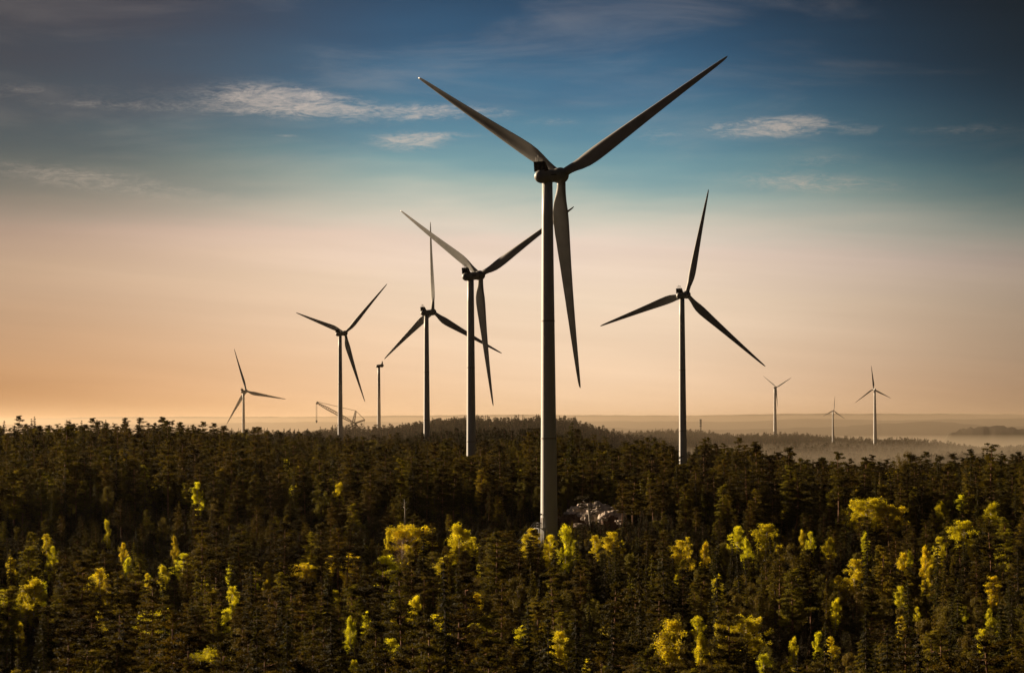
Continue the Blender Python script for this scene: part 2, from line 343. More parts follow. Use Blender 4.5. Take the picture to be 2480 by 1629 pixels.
def pine(seed, h=14., start=.42, rad=2.6, top='round', dens=1., lod=1., lean=0., fat=1.):
    r = np.random.default_rng(seed); tb = MB(); sway = r.normal(); pts = trunk_tube(tb, h * .97, .2, .05, sway * .8, lean=(lean * .05, 0))
    P = []; S = []; nw = int((1 - start) * h / .62 * dens); wind = r.uniform(0, 6.28); skew = r.uniform(.1, .38)
    for i in range(nw):
        t = (i + r.uniform(-.3, .3)) / nw; z = h * (start + (1 - start) * min(max(t, 0), .985))
        prof = (math.sin(math.pi * min(1, (t * .85 + .17))) ** .75) if top == 'round' else (1 - t) ** .62 * (.5 + .5 * min(1, t * 4 + .3)) * (1 + .22 * math.sin(i * 1.9 + seed))
        prof *= r.uniform(.65, 1.15); nb = r.integers(3, 6)
        for b in range(nb):
            a = r.uniform(0, 6.28); Lb = rad * prof * r.uniform(.55, 1.12) * (1 + skew * math.cos(a - wind)) + .25
            if r.random() < .12: continue
            o = along(pts, z); rise = r.uniform(.02, .35) * Lb + (t > .8) * .3
            e = o + np.array([math.cos(a) * Lb, math.sin(a) * Lb, rise])
            tb.tube([o, (o + e) / 2 + np.array([0, 0, -.08]), e], [.055, .035, .015], 3, False)
            m = max(1, int(Lb / .62)); 
            for q in range(m):
                f = 1 - q * .62 / max(Lb, .7)
                if f < .2: break
                c = o + (e - o) * f + r.normal(0, .10, 3); P.append(c); s = (.62 + .2 * (1 - t)) * r.uniform(.7, 1.25) * fat; S.append((s, s, s))
    o = along(pts, h * .96); P += [o, o + np.array([0, 0, .2]), o - np.array([0, 0, .5])]; S += [(.5,) * 3, (.35,) * 3, (.6,) * 3]
    V, Fc = pads(np.array(P), np.array(S), max(9, int(88 * lod)), r, .36, ln=.25 / lod ** .45, wd=.115 / lod ** .5)
    return tb, V, Fc, 'bark', 'pine'
def spruce(seed, h=14., rad=2.2, lod=1., start=.1, droop=.45, ragged=.25):
    r = np.random.default_rng(seed); tb = MB(); pts = trunk_tube(tb, h * .99, .18, .02, r.normal() * .2)
    Vs = []; C = []; D = []; nw = int((1 - start) * h / .46)
    for i in range(nw):
        t = i / nw; z = h * (start + (1 - start) * t); Lr = rad * (1 - t) ** .85 * (.35 + .65 * min(1, t * 6 + .35)) + .12
        nb = r.integers(6, 9)
        for b in range(nb):
            a = r.uniform(0, 6.28); Lb = Lr * r.uniform(1 - ragged * 1.6, 1 + ragged * .6)
            if r.random() < .1: continue
            o = along(pts, z); da = np.array([math.cos(a), math.sin(a), 0])
            m = max(3, int(Lb * 30 * lod)); f = r.random(m) ** .7
            c = o + da * (f * Lb)[:, None] + np.stack([np.zeros(m), np.zeros(m), -droop * Lb * f ** 1.1 + .30 * Lb * f ** 3 * droop], 1)
            side = np.array([-da[1], da[0], 0]); c = c + side * (r.normal(0, .16, m) * (1.15 - f) * Lb * .6)[:, None] + r.normal(0, .06, (m, 3))
            C.append(c); D.append(da * .8 + side * r.normal(0, .7, (m, 1)) + np.array([0, 0, -.35]) + r.normal(0, .2, (m, 3)))
            if i % 2 == 0 and lod > .6: tb.tube([o, o + da * Lb * .8 + np.array([0, 0, -droop * Lb * .6])], [.03, .01], 3, False)
    for q in range(8): C.append(along(pts, h * .97)[None] + r.normal(0, .08, (1, 3))); D.append(np.array([[0, 0, 1.]]) + r.normal(0, .3, (1, 3)))
    C = np.concatenate(C); D = np.concatenate(D); n = len(C)
    rad_ = C * np.array([1, 1, 0]); rad_ /= np.linalg.norm(rad_, axis=1, keepdims=True) + .2
    V, Fc = quads(C, D, rad_ + unit(n, r) * .6 + np.array([0, 0, .5]), .30 / lod ** .5 * r.uniform(.6, 1.3, n), .12 / lod ** .5 * r.uniform(.6, 1.4, n))
    return tb, V, Fc, 'greybark', 'spruce'
def birch(seed, h=12., rad=2.2, lod=1., start=.3, shape='oval', dens=1., leafmat='birch', weep=.3, barkm='whitebark'):
    r = np.random.default_rng(seed); tb = MB(); pts = trunk_tube(tb, h * .93, .14, .025, r.normal() * .9)
    P = []; S = []; nl = int(34 * dens * max(1., rad / 2.2))
    for i in range(nl):
        t = (i + r.random()) / nl; z0 = h * (start * .8 + (1 - start * .8) * t * .92); zt = (z0 / h - start) / (1 - start)
        if shape == 'oval': pr = math.sin(math.pi * min(.98, max(.08, zt * .82 + .18))) ** .7
        elif shape == 'spire': pr = (1 - min(.98, max(0, zt))) ** .7 * .9 + .12
        else: pr = math.sin(math.pi * min(.95, max(.1, zt * .6 + .35))) ** .6
        a = r.uniform(0, 6.28); Lb = rad * pr * r.uniform(.5, 1.15)
        o = along(pts, z0); e = o + np.array([math.cos(a) * Lb, math.sin(a) * Lb, Lb * r.uniform(.25, .8)])
        e[2] = min(e[2], h); tb.tube([o, o * .4 + e * .6 + np.array([0, 0, .15]), e], [.05, .03, .01], 3, False)
        for q in range(r.integers(2, 5)):
            f = r.uniform(.45, 1.05); c = o + (e - o) * f + r.normal(0, .22, 3); P.append(c); s = r.uniform(.32, .72); S.append((s, s, s * 1.25))
            if r.random() < weep: P.append(c + np.array([r.normal(0, .1), r.normal(0, .1), -.55])); S.append((s * .55, s * .55, s))
    o = along(pts, h * .93); P.append(o + np.array([0, 0, .2])); S.append((.4, .4, .6))
    k = max(8, int(60 * lod)); U = unit(len(P) * k, r) * (r.random(len(P) * k) ** .4)[:, None]
    C = np.repeat(np.array(P), k, 0) + U * np.repeat(np.array(S), k, 0); n = len(C)
    rad_ = C * np.array([1, 1, 0]); rad_ /= np.linalg.norm(rad_, axis=1, keepdims=True) + .3
    V, Fc = quads(C, unit(n, r) + np.array([0, 0, -.3]), rad_ * .7 + U + unit(n, r) * .6, .20 / lod ** .5 * r.uniform(.6, 1.3, n), .14 / lod ** .5 * r.uniform(.6, 1.3, n))
    return tb, V, Fc, barkm, leafmat
def bare(seed, h=11., rad=2.4):
    r = np.random.default_rng(seed); tb = MB(); pts = trunk_tube(tb, h * .95, .15, .02, r.normal() * .5); tw = MB()
    for i in range(46):
        z0 = h * r.uniform(.35, .95); a = r.uniform(0, 6.28); Lb = rad * math.sin(math.pi * min(.95, z0 / h)) ** .6 * r.uniform(.6, 1.1) + .3
        o = along(pts, z0); e = o + np.array([math.cos(a) * Lb, math.sin(a) * Lb, Lb * r.uniform(.5, 1.)]); tb.tube([o, e], [.04, .012], 3, False)
        for q in range(22):
            f = r.uniform(.2, 1); c = o + (e - o) * f; g = c + r.normal(0, .35, 3) + np.array([0, 0, .25]); tw.tube([c, g], [.022, .01], 3, False)
    return tb, tw, None, 'whitebark', 'twig'

KINDS = {}
def reg(key, spec, h, w, joined_only=False):
    tb, V, Fc, bm, lm = spec
    if Fc is None: tw = V; V = np.array(tw.v); fl = tw.f
    else: fl = None
    d = dict(h=h, w=w)
    if not joined_only:
        d['trunk'] = tb.me(key + '_trunk', [MT[bm]], True)
        d['crown'] = mesh(key + '_crown', V, Fc if fl is None else fl, [MT[lm]]) if fl is None else tw.me(key + '_crown', [MT[lm]])
    if fl is None:
        tv = list(tb.v) + [tuple(v) for v in V]; b = len(tb.v); tf = list(tb.f) + [tuple(int(i) + b for i in f) for f in Fc]
        d['join'] = mesh(key, tv, tf, [MT[bm], MT[lm]], mi=[0] * len(tb.f) + [1] * len(Fc))
    KINDS[key] = d
PK = ['pine_a', 'pine_b', 'pine_c', 'pine_d', 'pine_e']; SK = ['spruce_a', 'spruce_b', 'spruce_c']; BK = ['birch_oval', 'birch_spire', 'birch_broad', 'birch_oval2', 'olive_a']
reg('pine_a', pine(1, 14.5, .30, 2.5, 'cone'), 14.5, 2.5)
reg('pine_b', pine(2, 16, .38, 2.4, 'cone'), 16, 2.4)
reg('pine_c', pine(3, 13, .34, 2.9, 'round', 1.05, lean=1.), 13, 2.9)
reg('pine_d', pine(4, 15.5, .45, 2.3, 'cone', .95, lean=-.8), 15.5, 2.3)
reg('pine_e', (*pine(5, 12, .22, 2.5, 'cone', 1.1)[:4], 'gold'), 12, 2.5)
reg('spruce_a', spruce(6, 15, 2.3), 15, 2.3)
reg('spruce_b', (*spruce(7, 12, 1.9, ragged=.35)[:4], 'gold'), 12, 1.9)
reg('spruce_c', spruce(8, 16, 1.8, droop=.6), 16, 1.8)
reg('birch_oval', birch(9, 11, 2.1), 11, 2.1)
reg('birch_spire', birch(10, 11, 1.9, shape='spire', start=.2), 11, 1.9)
reg('birch_broad', birch(11, 10, 3.6, shape='dome', start=.3, dens=1.5), 10, 3.6)
reg('birch_oval2', birch(12, 12, 1.7, weep=.7, start=.25), 12, 1.7)
reg('olive_a', birch(13, 11, 2.6, leafmat='olive', barkm='greybark', start=.25), 11, 2.6)
reg('bare_birch', bare(14), 11, 2.4)
FK = []
for i in range(4): k = 'far_pine_%d' % i; t = pine(20 + i, 13 + i, .3, 2.5, 'round' if i % 2 else 'cone', .8, lod=.28, fat=1.1); reg(k, (*t[:4], 'farpine'), 13, 2.5, True); FK.append(k)
for i in range(3): k = 'far_spruce_%d' % i; t = spruce(30 + i, 13 + 1.5 * i, 2.0, lod=.3); reg(k, (*t[:4], 'farpine'), 13, 2.0, True); FK.append(k)
k = 'far_olive'; reg(k, birch(40, 11, 2.4, lod=.3, leafmat='olive', barkm='greybark'), 11, 2.4, True); FK.append(k)

# ------------------------------------------------------------------ instanced woods (stuff)
def gn_stuff(name, keys, P, idx, rz, sc, label, cat='forest'):
    """one object that grows the joined tree meshes on its points"""
    lib = bpy.data.collections.new('lib_' + name)
    for i, k in enumerate(keys): o = bpy.data.objects.new('%02d_%s' % (i, name), KINDS[k]['join']); lib.objects.link(o)
    me = bpy.data.meshes.new(name); n = len(P); me.vertices.add(n); me.vertices.foreach_set('co', np.asarray(P, np.float32).ravel())
    a = me.attributes.new('idx', 'INT', 'POINT'); a.data.foreach_set('value', np.asarray(idx, np.int32))
    a = me.attributes.new('rot', 'FLOAT_VECTOR', 'POINT'); a.data.foreach_set('vector', np.asarray(rz, np.float32).ravel())
    a = me.attributes.new('scl', 'FLOAT_VECTOR', 'POINT'); a.data.foreach_set('vector', np.asarray(sc, np.float32).ravel())
    g = bpy.data.node_groups.new(name, 'GeometryNodeTree'); g.interface.new_socket('Geometry', in_out='INPUT', socket_type='NodeSocketGeometry'); g.interface.new_socket('Geometry', in_out='OUTPUT', socket_type='NodeSocketGeometry')
    n_ = g.nodes; l_ = g.links; gi = n_.new('NodeGroupInput'); go = n_.new('NodeGroupOutput'); ip = n_.new('GeometryNodeInstanceOnPoints'); ci = n_.new('GeometryNodeCollectionInfo')
    ci.inputs['Collection'].default_value = lib; ci.inputs['Separate Children'].default_value = True; ci.inputs['Reset Children'].default_value = True
    l_.new(gi.outputs[0], ip.inputs['Points']); l_.new(ci.outputs[0], ip.inputs['Instance']); ip.inputs['Pick Instance'].default_value = True
    for nm, ty, s in (('idx', 'INT', 'Instance Index'), ('rot', 'FLOAT_VECTOR', 'Rotation'), ('scl', 'FLOAT_VECTOR', 'Scale')):
        na = n_.new('GeometryNodeInputNamedAttribute'); na.data_type = ty; na.inputs['Name'].default_value = nm
        o = [s_ for s_ in na.outputs if s_.enabled][0]
        l_.new(o, ip.inputs[s])
    l_.new(ip.outputs[0], go.inputs[0]); o = obj(name, me); md = o.modifiers.new('grow', 'NODES'); md.node_group = g
    tag(o, label, cat, kind='stuff'); return o

# ------------------------------------------------------------------ turbines
def loft(rings, closed_ends=True):
    n = len(rings[0]); V = [p for r_ in rings for p in r_]; Fc = []
    for i in range(len(rings) - 1):
        for k in range(n): Fc.append((i * n + k, i * n + (k + 1) % n, (i + 1) * n + (k + 1) % n, (i + 1) * n + k))
    if closed_ends: Fc += [tuple(range(n))[::-1], tuple((len(rings) - 1) * n + k for k in range(n))]
    return V, Fc
def blade_mesh():
    """span along +Z, leading edge towards -X, upwind +Y, length 45 m from the rotor axis"""
    st = [1.2, 1.9, 2.6, 4, 5.5, 7.5, 9.5, 12, 15, 19, 24, 29, 34, 38, 41.5, 43.6, 44.6, 45.0]
    ch = [1.8, 1.8, 1.85, 2.2, 2.75, 3.35, 3.5, 3.35, 3.05, 2.65, 2.2, 1.8, 1.42, 1.12, .84, .62, .40, .12]
    th = [1.8, 1.8, 1.78, 1.6, 1.35, 1.15, 1.0, .84, .70, .55, .42, .32, .24, .18, .13, .09, .05, .02]
    tw = [14, 14, 14, 13.5, 13, 12, 10.5, 8.5, 6.5, 4.5, 3, 2, 1, .5, 0, 0, 0, 0]
    rings = []
    for s, c, t, w in zip(st, ch, th, tw):
        ring = []; circ = max(0, min(1, (4.8 - s) / 3.)); w = R(w + 4)
        for k in range(20):
            a = 2 * math.pi * k / 20; xc = (1 - math.cos(a)) / 2    # 0 at LE, 1 at TE
            yt = 5 * t * .5 * 2 * (.2969 * math.sqrt(max(xc, 0)) - .126 * xc - .3516 * xc ** 2 + .2843 * xc ** 3 - .1036 * xc ** 4)
            sg = 1 if a <= math.pi else -1
            px = -(.30 * c) + xc * c; py = sg * yt * (1. if sg > 0 else .75) + .04 * c * math.sin(math.pi * xc)
            cx, cy = -math.cos(a) * c / 2, math.sin(a) * c / 2
            px = px * (1 - circ) + cx * circ; py = py * (1 - circ) + cy * circ
            # LE (x<0) turns upwind (+Y)
            X_ = px * math.cos(w) + py * math.sin(w); Y_ = -px * math.sin(w) + py * math.cos(w)
            ring.append((X_, Y_ + 1.7 * (s / 45) ** 2, s))
        rings.append(ring)
    return mesh('blade', *loft(rings), [MT['bladep']], True)
BL = blade_mesh()
def lathe(prof, n=24):
    """profile (y, r) turned about the Y axis"""
    return loft([[(r_ * math.cos(2 * math.pi * k / n), y, r_ * math.sin(2 * math.pi * k / n)) for k in range(n)] for y, r_ in prof])
NAC = mesh('nacelle', *lathe([(-3.7, .15), (-3.6, .62), (-3.3, 1.0), (-2.8, 1.28), (-2.1, 1.43), (-1.2, 1.46), (-.2, 1.40), (1., 1.36), (2.3, 1.34), (3.2, 1.30), (3.35, 1.18)]), [MT['nac']], True)
HUB = mesh('hub', *lathe([(3.4, 1.1), (3.55, 1.5), (4.2, 1.66), (5.0, 1.68), (5.7, 1.55), (6.2, 1.25), (6.55, .8), (6.7, .3), (6.72, .05)]), [MT['nac']], True)
def turbine(P, yaw, az, label, s=1., cooler=True, sensors=True, door=None, rotor=True, group='wind turbines over the forest', bottom=None, tr=(1.72, 1.1), fade=None):
    """P = rotor centre; the rotor axis points away from the camera, yaw to the right"""
    tilt, cone = R(6.), R(2.8)
    ax = Vector((math.sin(R(yaw)), math.cos(R(yaw)), 0)); P = Vector(P)
    P -= Vector((ax.x * math.cos(tilt), ax.y * math.cos(tilt), math.sin(tilt))) * 1.7 * s
    base = P - ax * 5. * s * math.cos(tilt); hubz = P.z - 5 * s * math.sin(tilt)
    gz = float(H(base.x, base.y)) - .4 if bottom is None else bottom
    t = empty('wind_turbine', (base.x, base.y, gz)); tag(t, label, 'wind turbine', group)
    hh = hubz - gz; top = hh - 1.2 * s
    n = 32; rings = []; zs = [0]
    secs = [0, .3, .62, 1.]
    for a, b in zip(secs, secs[1:]): zs += [a * top + (b - a) * top * q for q in (.25, .5, .75)] + [b * top]
    for z in zs:
        q = min(z / top, 1.); r_ = (tr[0] + (tr[1] - tr[0]) * q) * s
        rings.append([(r_ * math.cos(2 * math.pi * k / n), r_ * math.sin(2 * math.pi * k / n), z) for k in range(n)])
    tw = obj('tower', mesh('tower', *loft(rings), [MT['paint']], False), t)
    for p in tw.data.polygons: p.use_smooth = len(p.vertices) == 4
    for b in secs[1:-1]:
        m = MB(); r_ = (tr[0] + (tr[1] - tr[0]) * b) * s; m.tube([(0, 0, b * top - .14), (0, 0, b * top + .14)], r_ + .05, 32); o_ = obj('flange', m.me('flange', [MT['nac']]), t)
    rot = Matrix.Rotation(-R(yaw), 4, 'Z') @ Matrix.Rotation(tilt, 4, 'X')
    Mn = Matrix.Translation((0, 0, hh)) @ rot @ Matrix.Scale(s, 4)
    def put(name, me, par=t, mm=Mn):
        o = obj(name, me, par); o.matrix_local = mm; return o
    nc = put('nacelle', NAC)
    yb = MB(); yb.add(*[[(1.25 * s * c * q[0], 1.25 * s * c * q[1], q[2]) for c, q in []], []]) if False else None
    m = MB(); m.tube([(0, 0, top - .02), (0, 0, top + .55 * s)], [tr[1] * s * 1.06, tr[1] * s * 1.0], 24); put('yaw_ring', m.me('yaw_ring', [MT['nac']]), t, Matrix())
    put('hub', HUB)
    if rotor:
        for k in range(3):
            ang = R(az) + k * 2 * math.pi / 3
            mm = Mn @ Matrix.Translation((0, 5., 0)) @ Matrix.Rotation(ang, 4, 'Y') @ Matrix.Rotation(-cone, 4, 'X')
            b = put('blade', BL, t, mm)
    if cooler:
        m = MB()
        m.box((0, -2.62, 2.2), (1.22, .06, .82)); g = put('cooler', m.me('cooler', [MT['dark']]))
        m = MB()
        for xx in (-1.27, 1.27): m.add([(xx - .04, -2.75, 3.08), (xx + .04, -2.75, 3.08), (xx - .04, -2.3, 3.0), (xx + .04, -2.3, 3.0), (xx - .04, -2.75, 1.0), (xx + .04, -2.75, 1.0), (xx - .04, -1.1, 1.15), (xx + .04, -1.1, 1.15)],
                                  [(0, 1, 5, 4), (2, 6, 7, 3), (0, 2, 3, 1), (4, 5, 7, 6), (0, 4, 6, 2), (1, 3, 7, 5)])
        m.box((0, -2.68, 3.06), (1.31, .1, .05)); m.box((0, -2.68, 1.36), (1.31, .1, .04))
        for q in range(1, 4): m.box((-1.22 + q * .61, -2.72, 2.2), (.025, .03, .8))
        put('cooler_frame', m.me('cooler_frame', [MT['rust']]))
    if sensors:
        m = MB()
        for xx, hgt in ((-.72, .9), (-.15, 1.25), (.25, 1.1), (.72, 1.0)):
            m.tube([(xx, -2.65, 3.1), (xx, -2.65, 3.1 + hgt)], .07, 5); m.tube([(xx - .16, -2.65, 3.1 + hgt), (xx + .16, -2.65, 3.1 + hgt)], .07, 5)
        m.tube([(1.1, -2.6, 3.1), (1.1, -2.6, 3.4)], .1, 6)
        put('wind_sensors', m.me('wind_sensors', [MT['steel']]))
    for sx in (-1, 1): m = MB(); m.box((sx * 1.37, .3, .25), (.03, 1.1, .10)); put('side_vent', m.me('side_vent', [MT['rust']]))
    return t, hh
T1, hh1 = turbine((11.3, 536.2, 51.3), 35.25, -58.58, 'largest wind turbine in front, dark blades, cooler box and access stairs at its foot', tr=(1.79, 1.08))
turbine((-9.6, 873.3, 49.7), 40.3, -57.8, 'second largest wind turbine, partly behind the blade of the largest one')
turbine((74.2, 1080.2, 52.9), 28.1, -106.35, 'wind turbine standing alone right of the largest one, one blade near upright')
turbine((-38.2, 1280.3, 54.7), 39.3, -121.1, 'wind turbine with one vertical blade, beside the wooded hill and left of the second largest')
turbine((-104.5, 1626.1, 56.3), 35.5, -71.9, 'wind turbine whose tower hides part of the crane boom')
turbine((-263.9, 2563.9, 31.5), 29.2, -138.9, 'far left wind turbine with blades leaning, standing on the misty plain')
P7 = at(927.5, 884.5, 2500)
T7, hh7 = turbine(P7, 32, 0, 'unfinished wind turbine tower with nacelle but no full blades, behind the wooded hill', s=1.05, cooler=False, sensors=False, rotor=False, tr=(1.9, 1.15))
m = MB(); m.tube([(0, 5.0, 1.2), (.1, 5.15, 3.2), (.15, 5.3, 4.6)], [.9, .8, .3], 8); o = obj('blade_stub', m.me('blade_stub', [MT['bladep']], True), T7)
o.matrix_local = Matrix.Translation((0, 0, hh7)) @ Matrix.Rotation(-R(32), 4, 'Z') @ Matrix.Scale(1.05, 4)
turbine((304.9, 2966.4, 37.9), 44.7, -56.3, 'pale wind turbine on the far ridge with blades forming a wide V', s=24 / 45, cooler=False, sensors=False, group='small wind turbines on the far right ridge', tr=(4.3, 2.2))
k = 2800 / 4192.; turbine((523.8 * k, 2800, 15.2 * k), 38.05, -113.5, 'smallest and lowest wind turbine of the three on the far right', s=24 / 45 * k, cooler=False, sensors=False, group='small wind turbines on the far right ridge', tr=(4.3, 2.0))
turbine((367.0, 2618.1, 31.2), -20.9, -126.4, 'rightmost wind turbine on the far ridge with one blade pointing up', s=24 / 45, cooler=False, sensors=False, group='small wind turbines on the far right ridge', tr=(4.1, 1.8))

# access door, landing and stairs at the foot of the largest turbine
def t1_door():
    Lz = -21.9 - T1.location.z; q = R(-122)   # door faces left and a little towards the camera
    d = Vector((math.sin(q), math.cos(q), 0)); s_ = Vector((d.y, -d.x, 0)); Rm = Matrix((s_, d, Vector((0, 0, 1)))).transposed().to_4x4()
    r0 = 1.75
    def put(name, m, mats, z=0, par=T1): o = obj(name, m.me(name, mats), par); o.matrix_local = Matrix.Translation((0, 0, z)) @ Rm if par is T1 else Matrix(); return o
    m = MB(); m.box((0, r0 - .02, Lz + 1.05), (.48, .08, 1.05)); dr = put('door', m, [MT['conc']])
    m = MB(); m.box((.36, r0 + .1, Lz + 1.0), (.03, .05, .1)); put('handle', m, [MT['rust']], par=dr)
    m = MB(); m.tube([(0, r0 + .05, Lz + 2.85), (0, r0 + .28, Lz + 2.75)], [.16, .2], 8); put('lamp', m, [MT['dark']])
    m = MB(); m.box((0, r0 + .75, Lz - .05), (.9, .72, .04))
    for x in (-.85, .85):
        for y in (r0 + .15, r0 + 1.4): m.box((x, y, Lz / 2), (.05, .05, abs(Lz / 2)))
    put('landing', m, [MT['steel']])
    m = MB()
    m.tube([(-.85, r0 + .15, Lz + .04), (-.85, r0 + 1.4, Lz + .04), (.85, r0 + 1.4, Lz + .04), (.85, r0 + .15, Lz + .04)], .03, 5)
    for x in (-.85, .85):
        for y in (r0 + .15, r0 + .75, r0 + 1.4): m.tube([(x, y, Lz), (x, y, Lz + 1.1)], .03, 5)
        for z in (.55, 1.1): m.tube([(x, r0 + .15, Lz + z), (x, r0 + 1.4, Lz + z)], .03, 5)
    for z in (.55, 1.1): m.tube([(-.85, r0 + 1.4, Lz + z), (-.1, r0 + 1.4, Lz + z)], .03, 5)
    put('railing', m, [MT['steel']])
    m = MB(); ns = int(Lz / .22)
    for k in range(ns): m.box((.45, r0 + 1.55 + k * .24, Lz - .22 * (k + 1)), (.4, .12, .02))
    for x in (.05, .85): m.tube([(x, r0 + 1.45, Lz), (x, r0 + 1.45 + ns * .24, Lz - ns * .22)], .05, 5); m.tube([(x, r0 + 1.45, Lz + 1.), (x, r0 + 1.45 + ns * .24, Lz - ns * .22 + 1.)], .03, 5)
    put('stairs', m, [MT['steel']])
    m = MB(); m.tube([(0, 0, -.6), (0, 0, .55)], [4.2, 4.0], 28); put('foundation', m, [MT['conc']])
t1_door()

# ------------------------------------------------------------------ crane, masts, pylons
def lattice(mb, a, b, w0, w1, n, r=.12, wm=None):
    a, b = Vector(a), Vector(b); t = (b - a).normalized(); s1 = t.cross(Vector((0, 1, 0))).normalized() if abs(t.y) < .9 else Vector((1, 0, 0)); s2 = t.cross(s1)
    def c(i, q):
        f = q / n; w = w0 + (w1 - w0) * f
        if wm is not None: w = w + (wm - w) * min(1, 4 * min(f, 1 - f))
        return a + (b - a) * f + (s1 * (1 if i in (0, 1) else -1) + s2 * (1 if i in (0, 3) else -1)) * w / 2
    for i in range(4):
        mb.tube([c(i, q) for q in range(n + 1)], r, 4)
        for q in range(n): mb.tube([c(i, q), c((i + 1) % 4, q + 1)], r * .6, 3, False)
def crane():
    D = 2450.; foot = at(858.8, 1024.6, D); g = float(H(foot[0], D)); t = empty('crane', (foot[0], D, g)); tag(t, 'lattice boom crane with hanging hook behind the forest', 'crane')
    def p(px, py): return Vector(at(px, py, D)) - Vector((foot[0], D, g))
    def part(name, f, mt='ysteel'): m = MB(); f(m); return obj(name, m.me(name, [MT[mt]]), t)
    part('boom', lambda m: lattice(m, p(859, 1024.6), p(768.5, 975.5), .5, .8, 22, .34, 2.3))
    part('boom_head', lambda m: (m.tube([p(769.5, 972), p(766, 978.5)], [.8, .9], 6), m.tube([p(768, 976), p(771, 974)], 1., 6)), 'rust')
    part('mast', lambda m: lattice(m, p(856, 1022), p(861.7, 994.5), 2.4, .9, 8, .34))
    part('tower_mast', lambda m: lattice(m, p(856.5, 1060), p(856.5, 1022), 2.6, 2.6, 9, .36))
    part('back_mast', lambda m: lattice(m, p(859, 1024.6), p(883.7, 1016.3), .8, .9, 7, .36))
    part('counter_jib', lambda m: lattice(m, p(859, 1024.6), p(873.5, 1039.3), .6, .8, 6, .34))
    part('pendant_cable', lambda m: (m.tube([p(770, 973), p(861.7, 994.2)], .22, 4), m.tube([p(861.7, 994.2), p(883.5, 1016)], .22, 4)), 'rust')
    part('hoist_cable', lambda m: m.tube([p(765.6, 979), p(765.6, 1018)], .15, 4), 'rust'); part('hoist_cable', lambda m: m.tube([p(767.6, 979), p(767.6, 1018)], .15, 4), 'rust'); part('rear_cable', lambda m: m.tube([p(883, 1017), p(880.5, 1031)], .15, 4), 'rust')
    h = part('hook_block', lambda m: m.tube([p(766.6, 1017), p(766.6, 1019), p(766.6, 1021), p(766.6, 1024)], [.5, 1., .8, .15], 6), 'rust')
crane()
def mast():
    D = 3050.; b = at(1697, 1051, D); g = float(H(b[0], D)); t = at(1697, 1014.5, D); m = MB(); lattice(m, (0, 0, 0), (0, 0, t[2] - g), 1.6, 1.0, 24, .22)
    o = empty('radio_mast', (b[0], D, g)); tag(o, 'thin lattice radio mast on the far ridge', 'mast'); obj('lattice', m.me('lattice', [MT['rust']]), o)
    m = MB()
    for z in (.72, .82, .9, .97): m.tube([(0, 0, (t[2] - g) * z - 1), (0, 0, (t[2] - g) * z + .6)], 1.3, 8)
    obj('antenna', m.me('antenna', [MT['rust']]), o)
mast()
for i, (px, w) in enumerate(((161, 1), (169, 1))):
    D = 5200. + i * 90; b = at(px, 1046, D); t = at(px, 1016, D); m = MB(); hgt = t[2] - b[2] + 12; lattice(m, (0, 0, 0), (0, 0, hgt), 5., 1.2, 9, .4)
    o = empty('power_pylon', (b[0], D, b[2] - 12)); tag(o, ('left' if i == 0 else 'right') + ' one of two thin power pylons on the hazy plain at far left', 'pylon', 'pylons at far left'); obj('lattice', m.me('lattice', [MT['rust']]), o)
    m = MB()
    for z in (.78, .88, .97): m.tube([(-4.2, 0, hgt * z), (4.2, 0, hgt * z)], .3, 4)
    obj('cross_arm', m.me('cross_arm', [MT['rust']]), o)

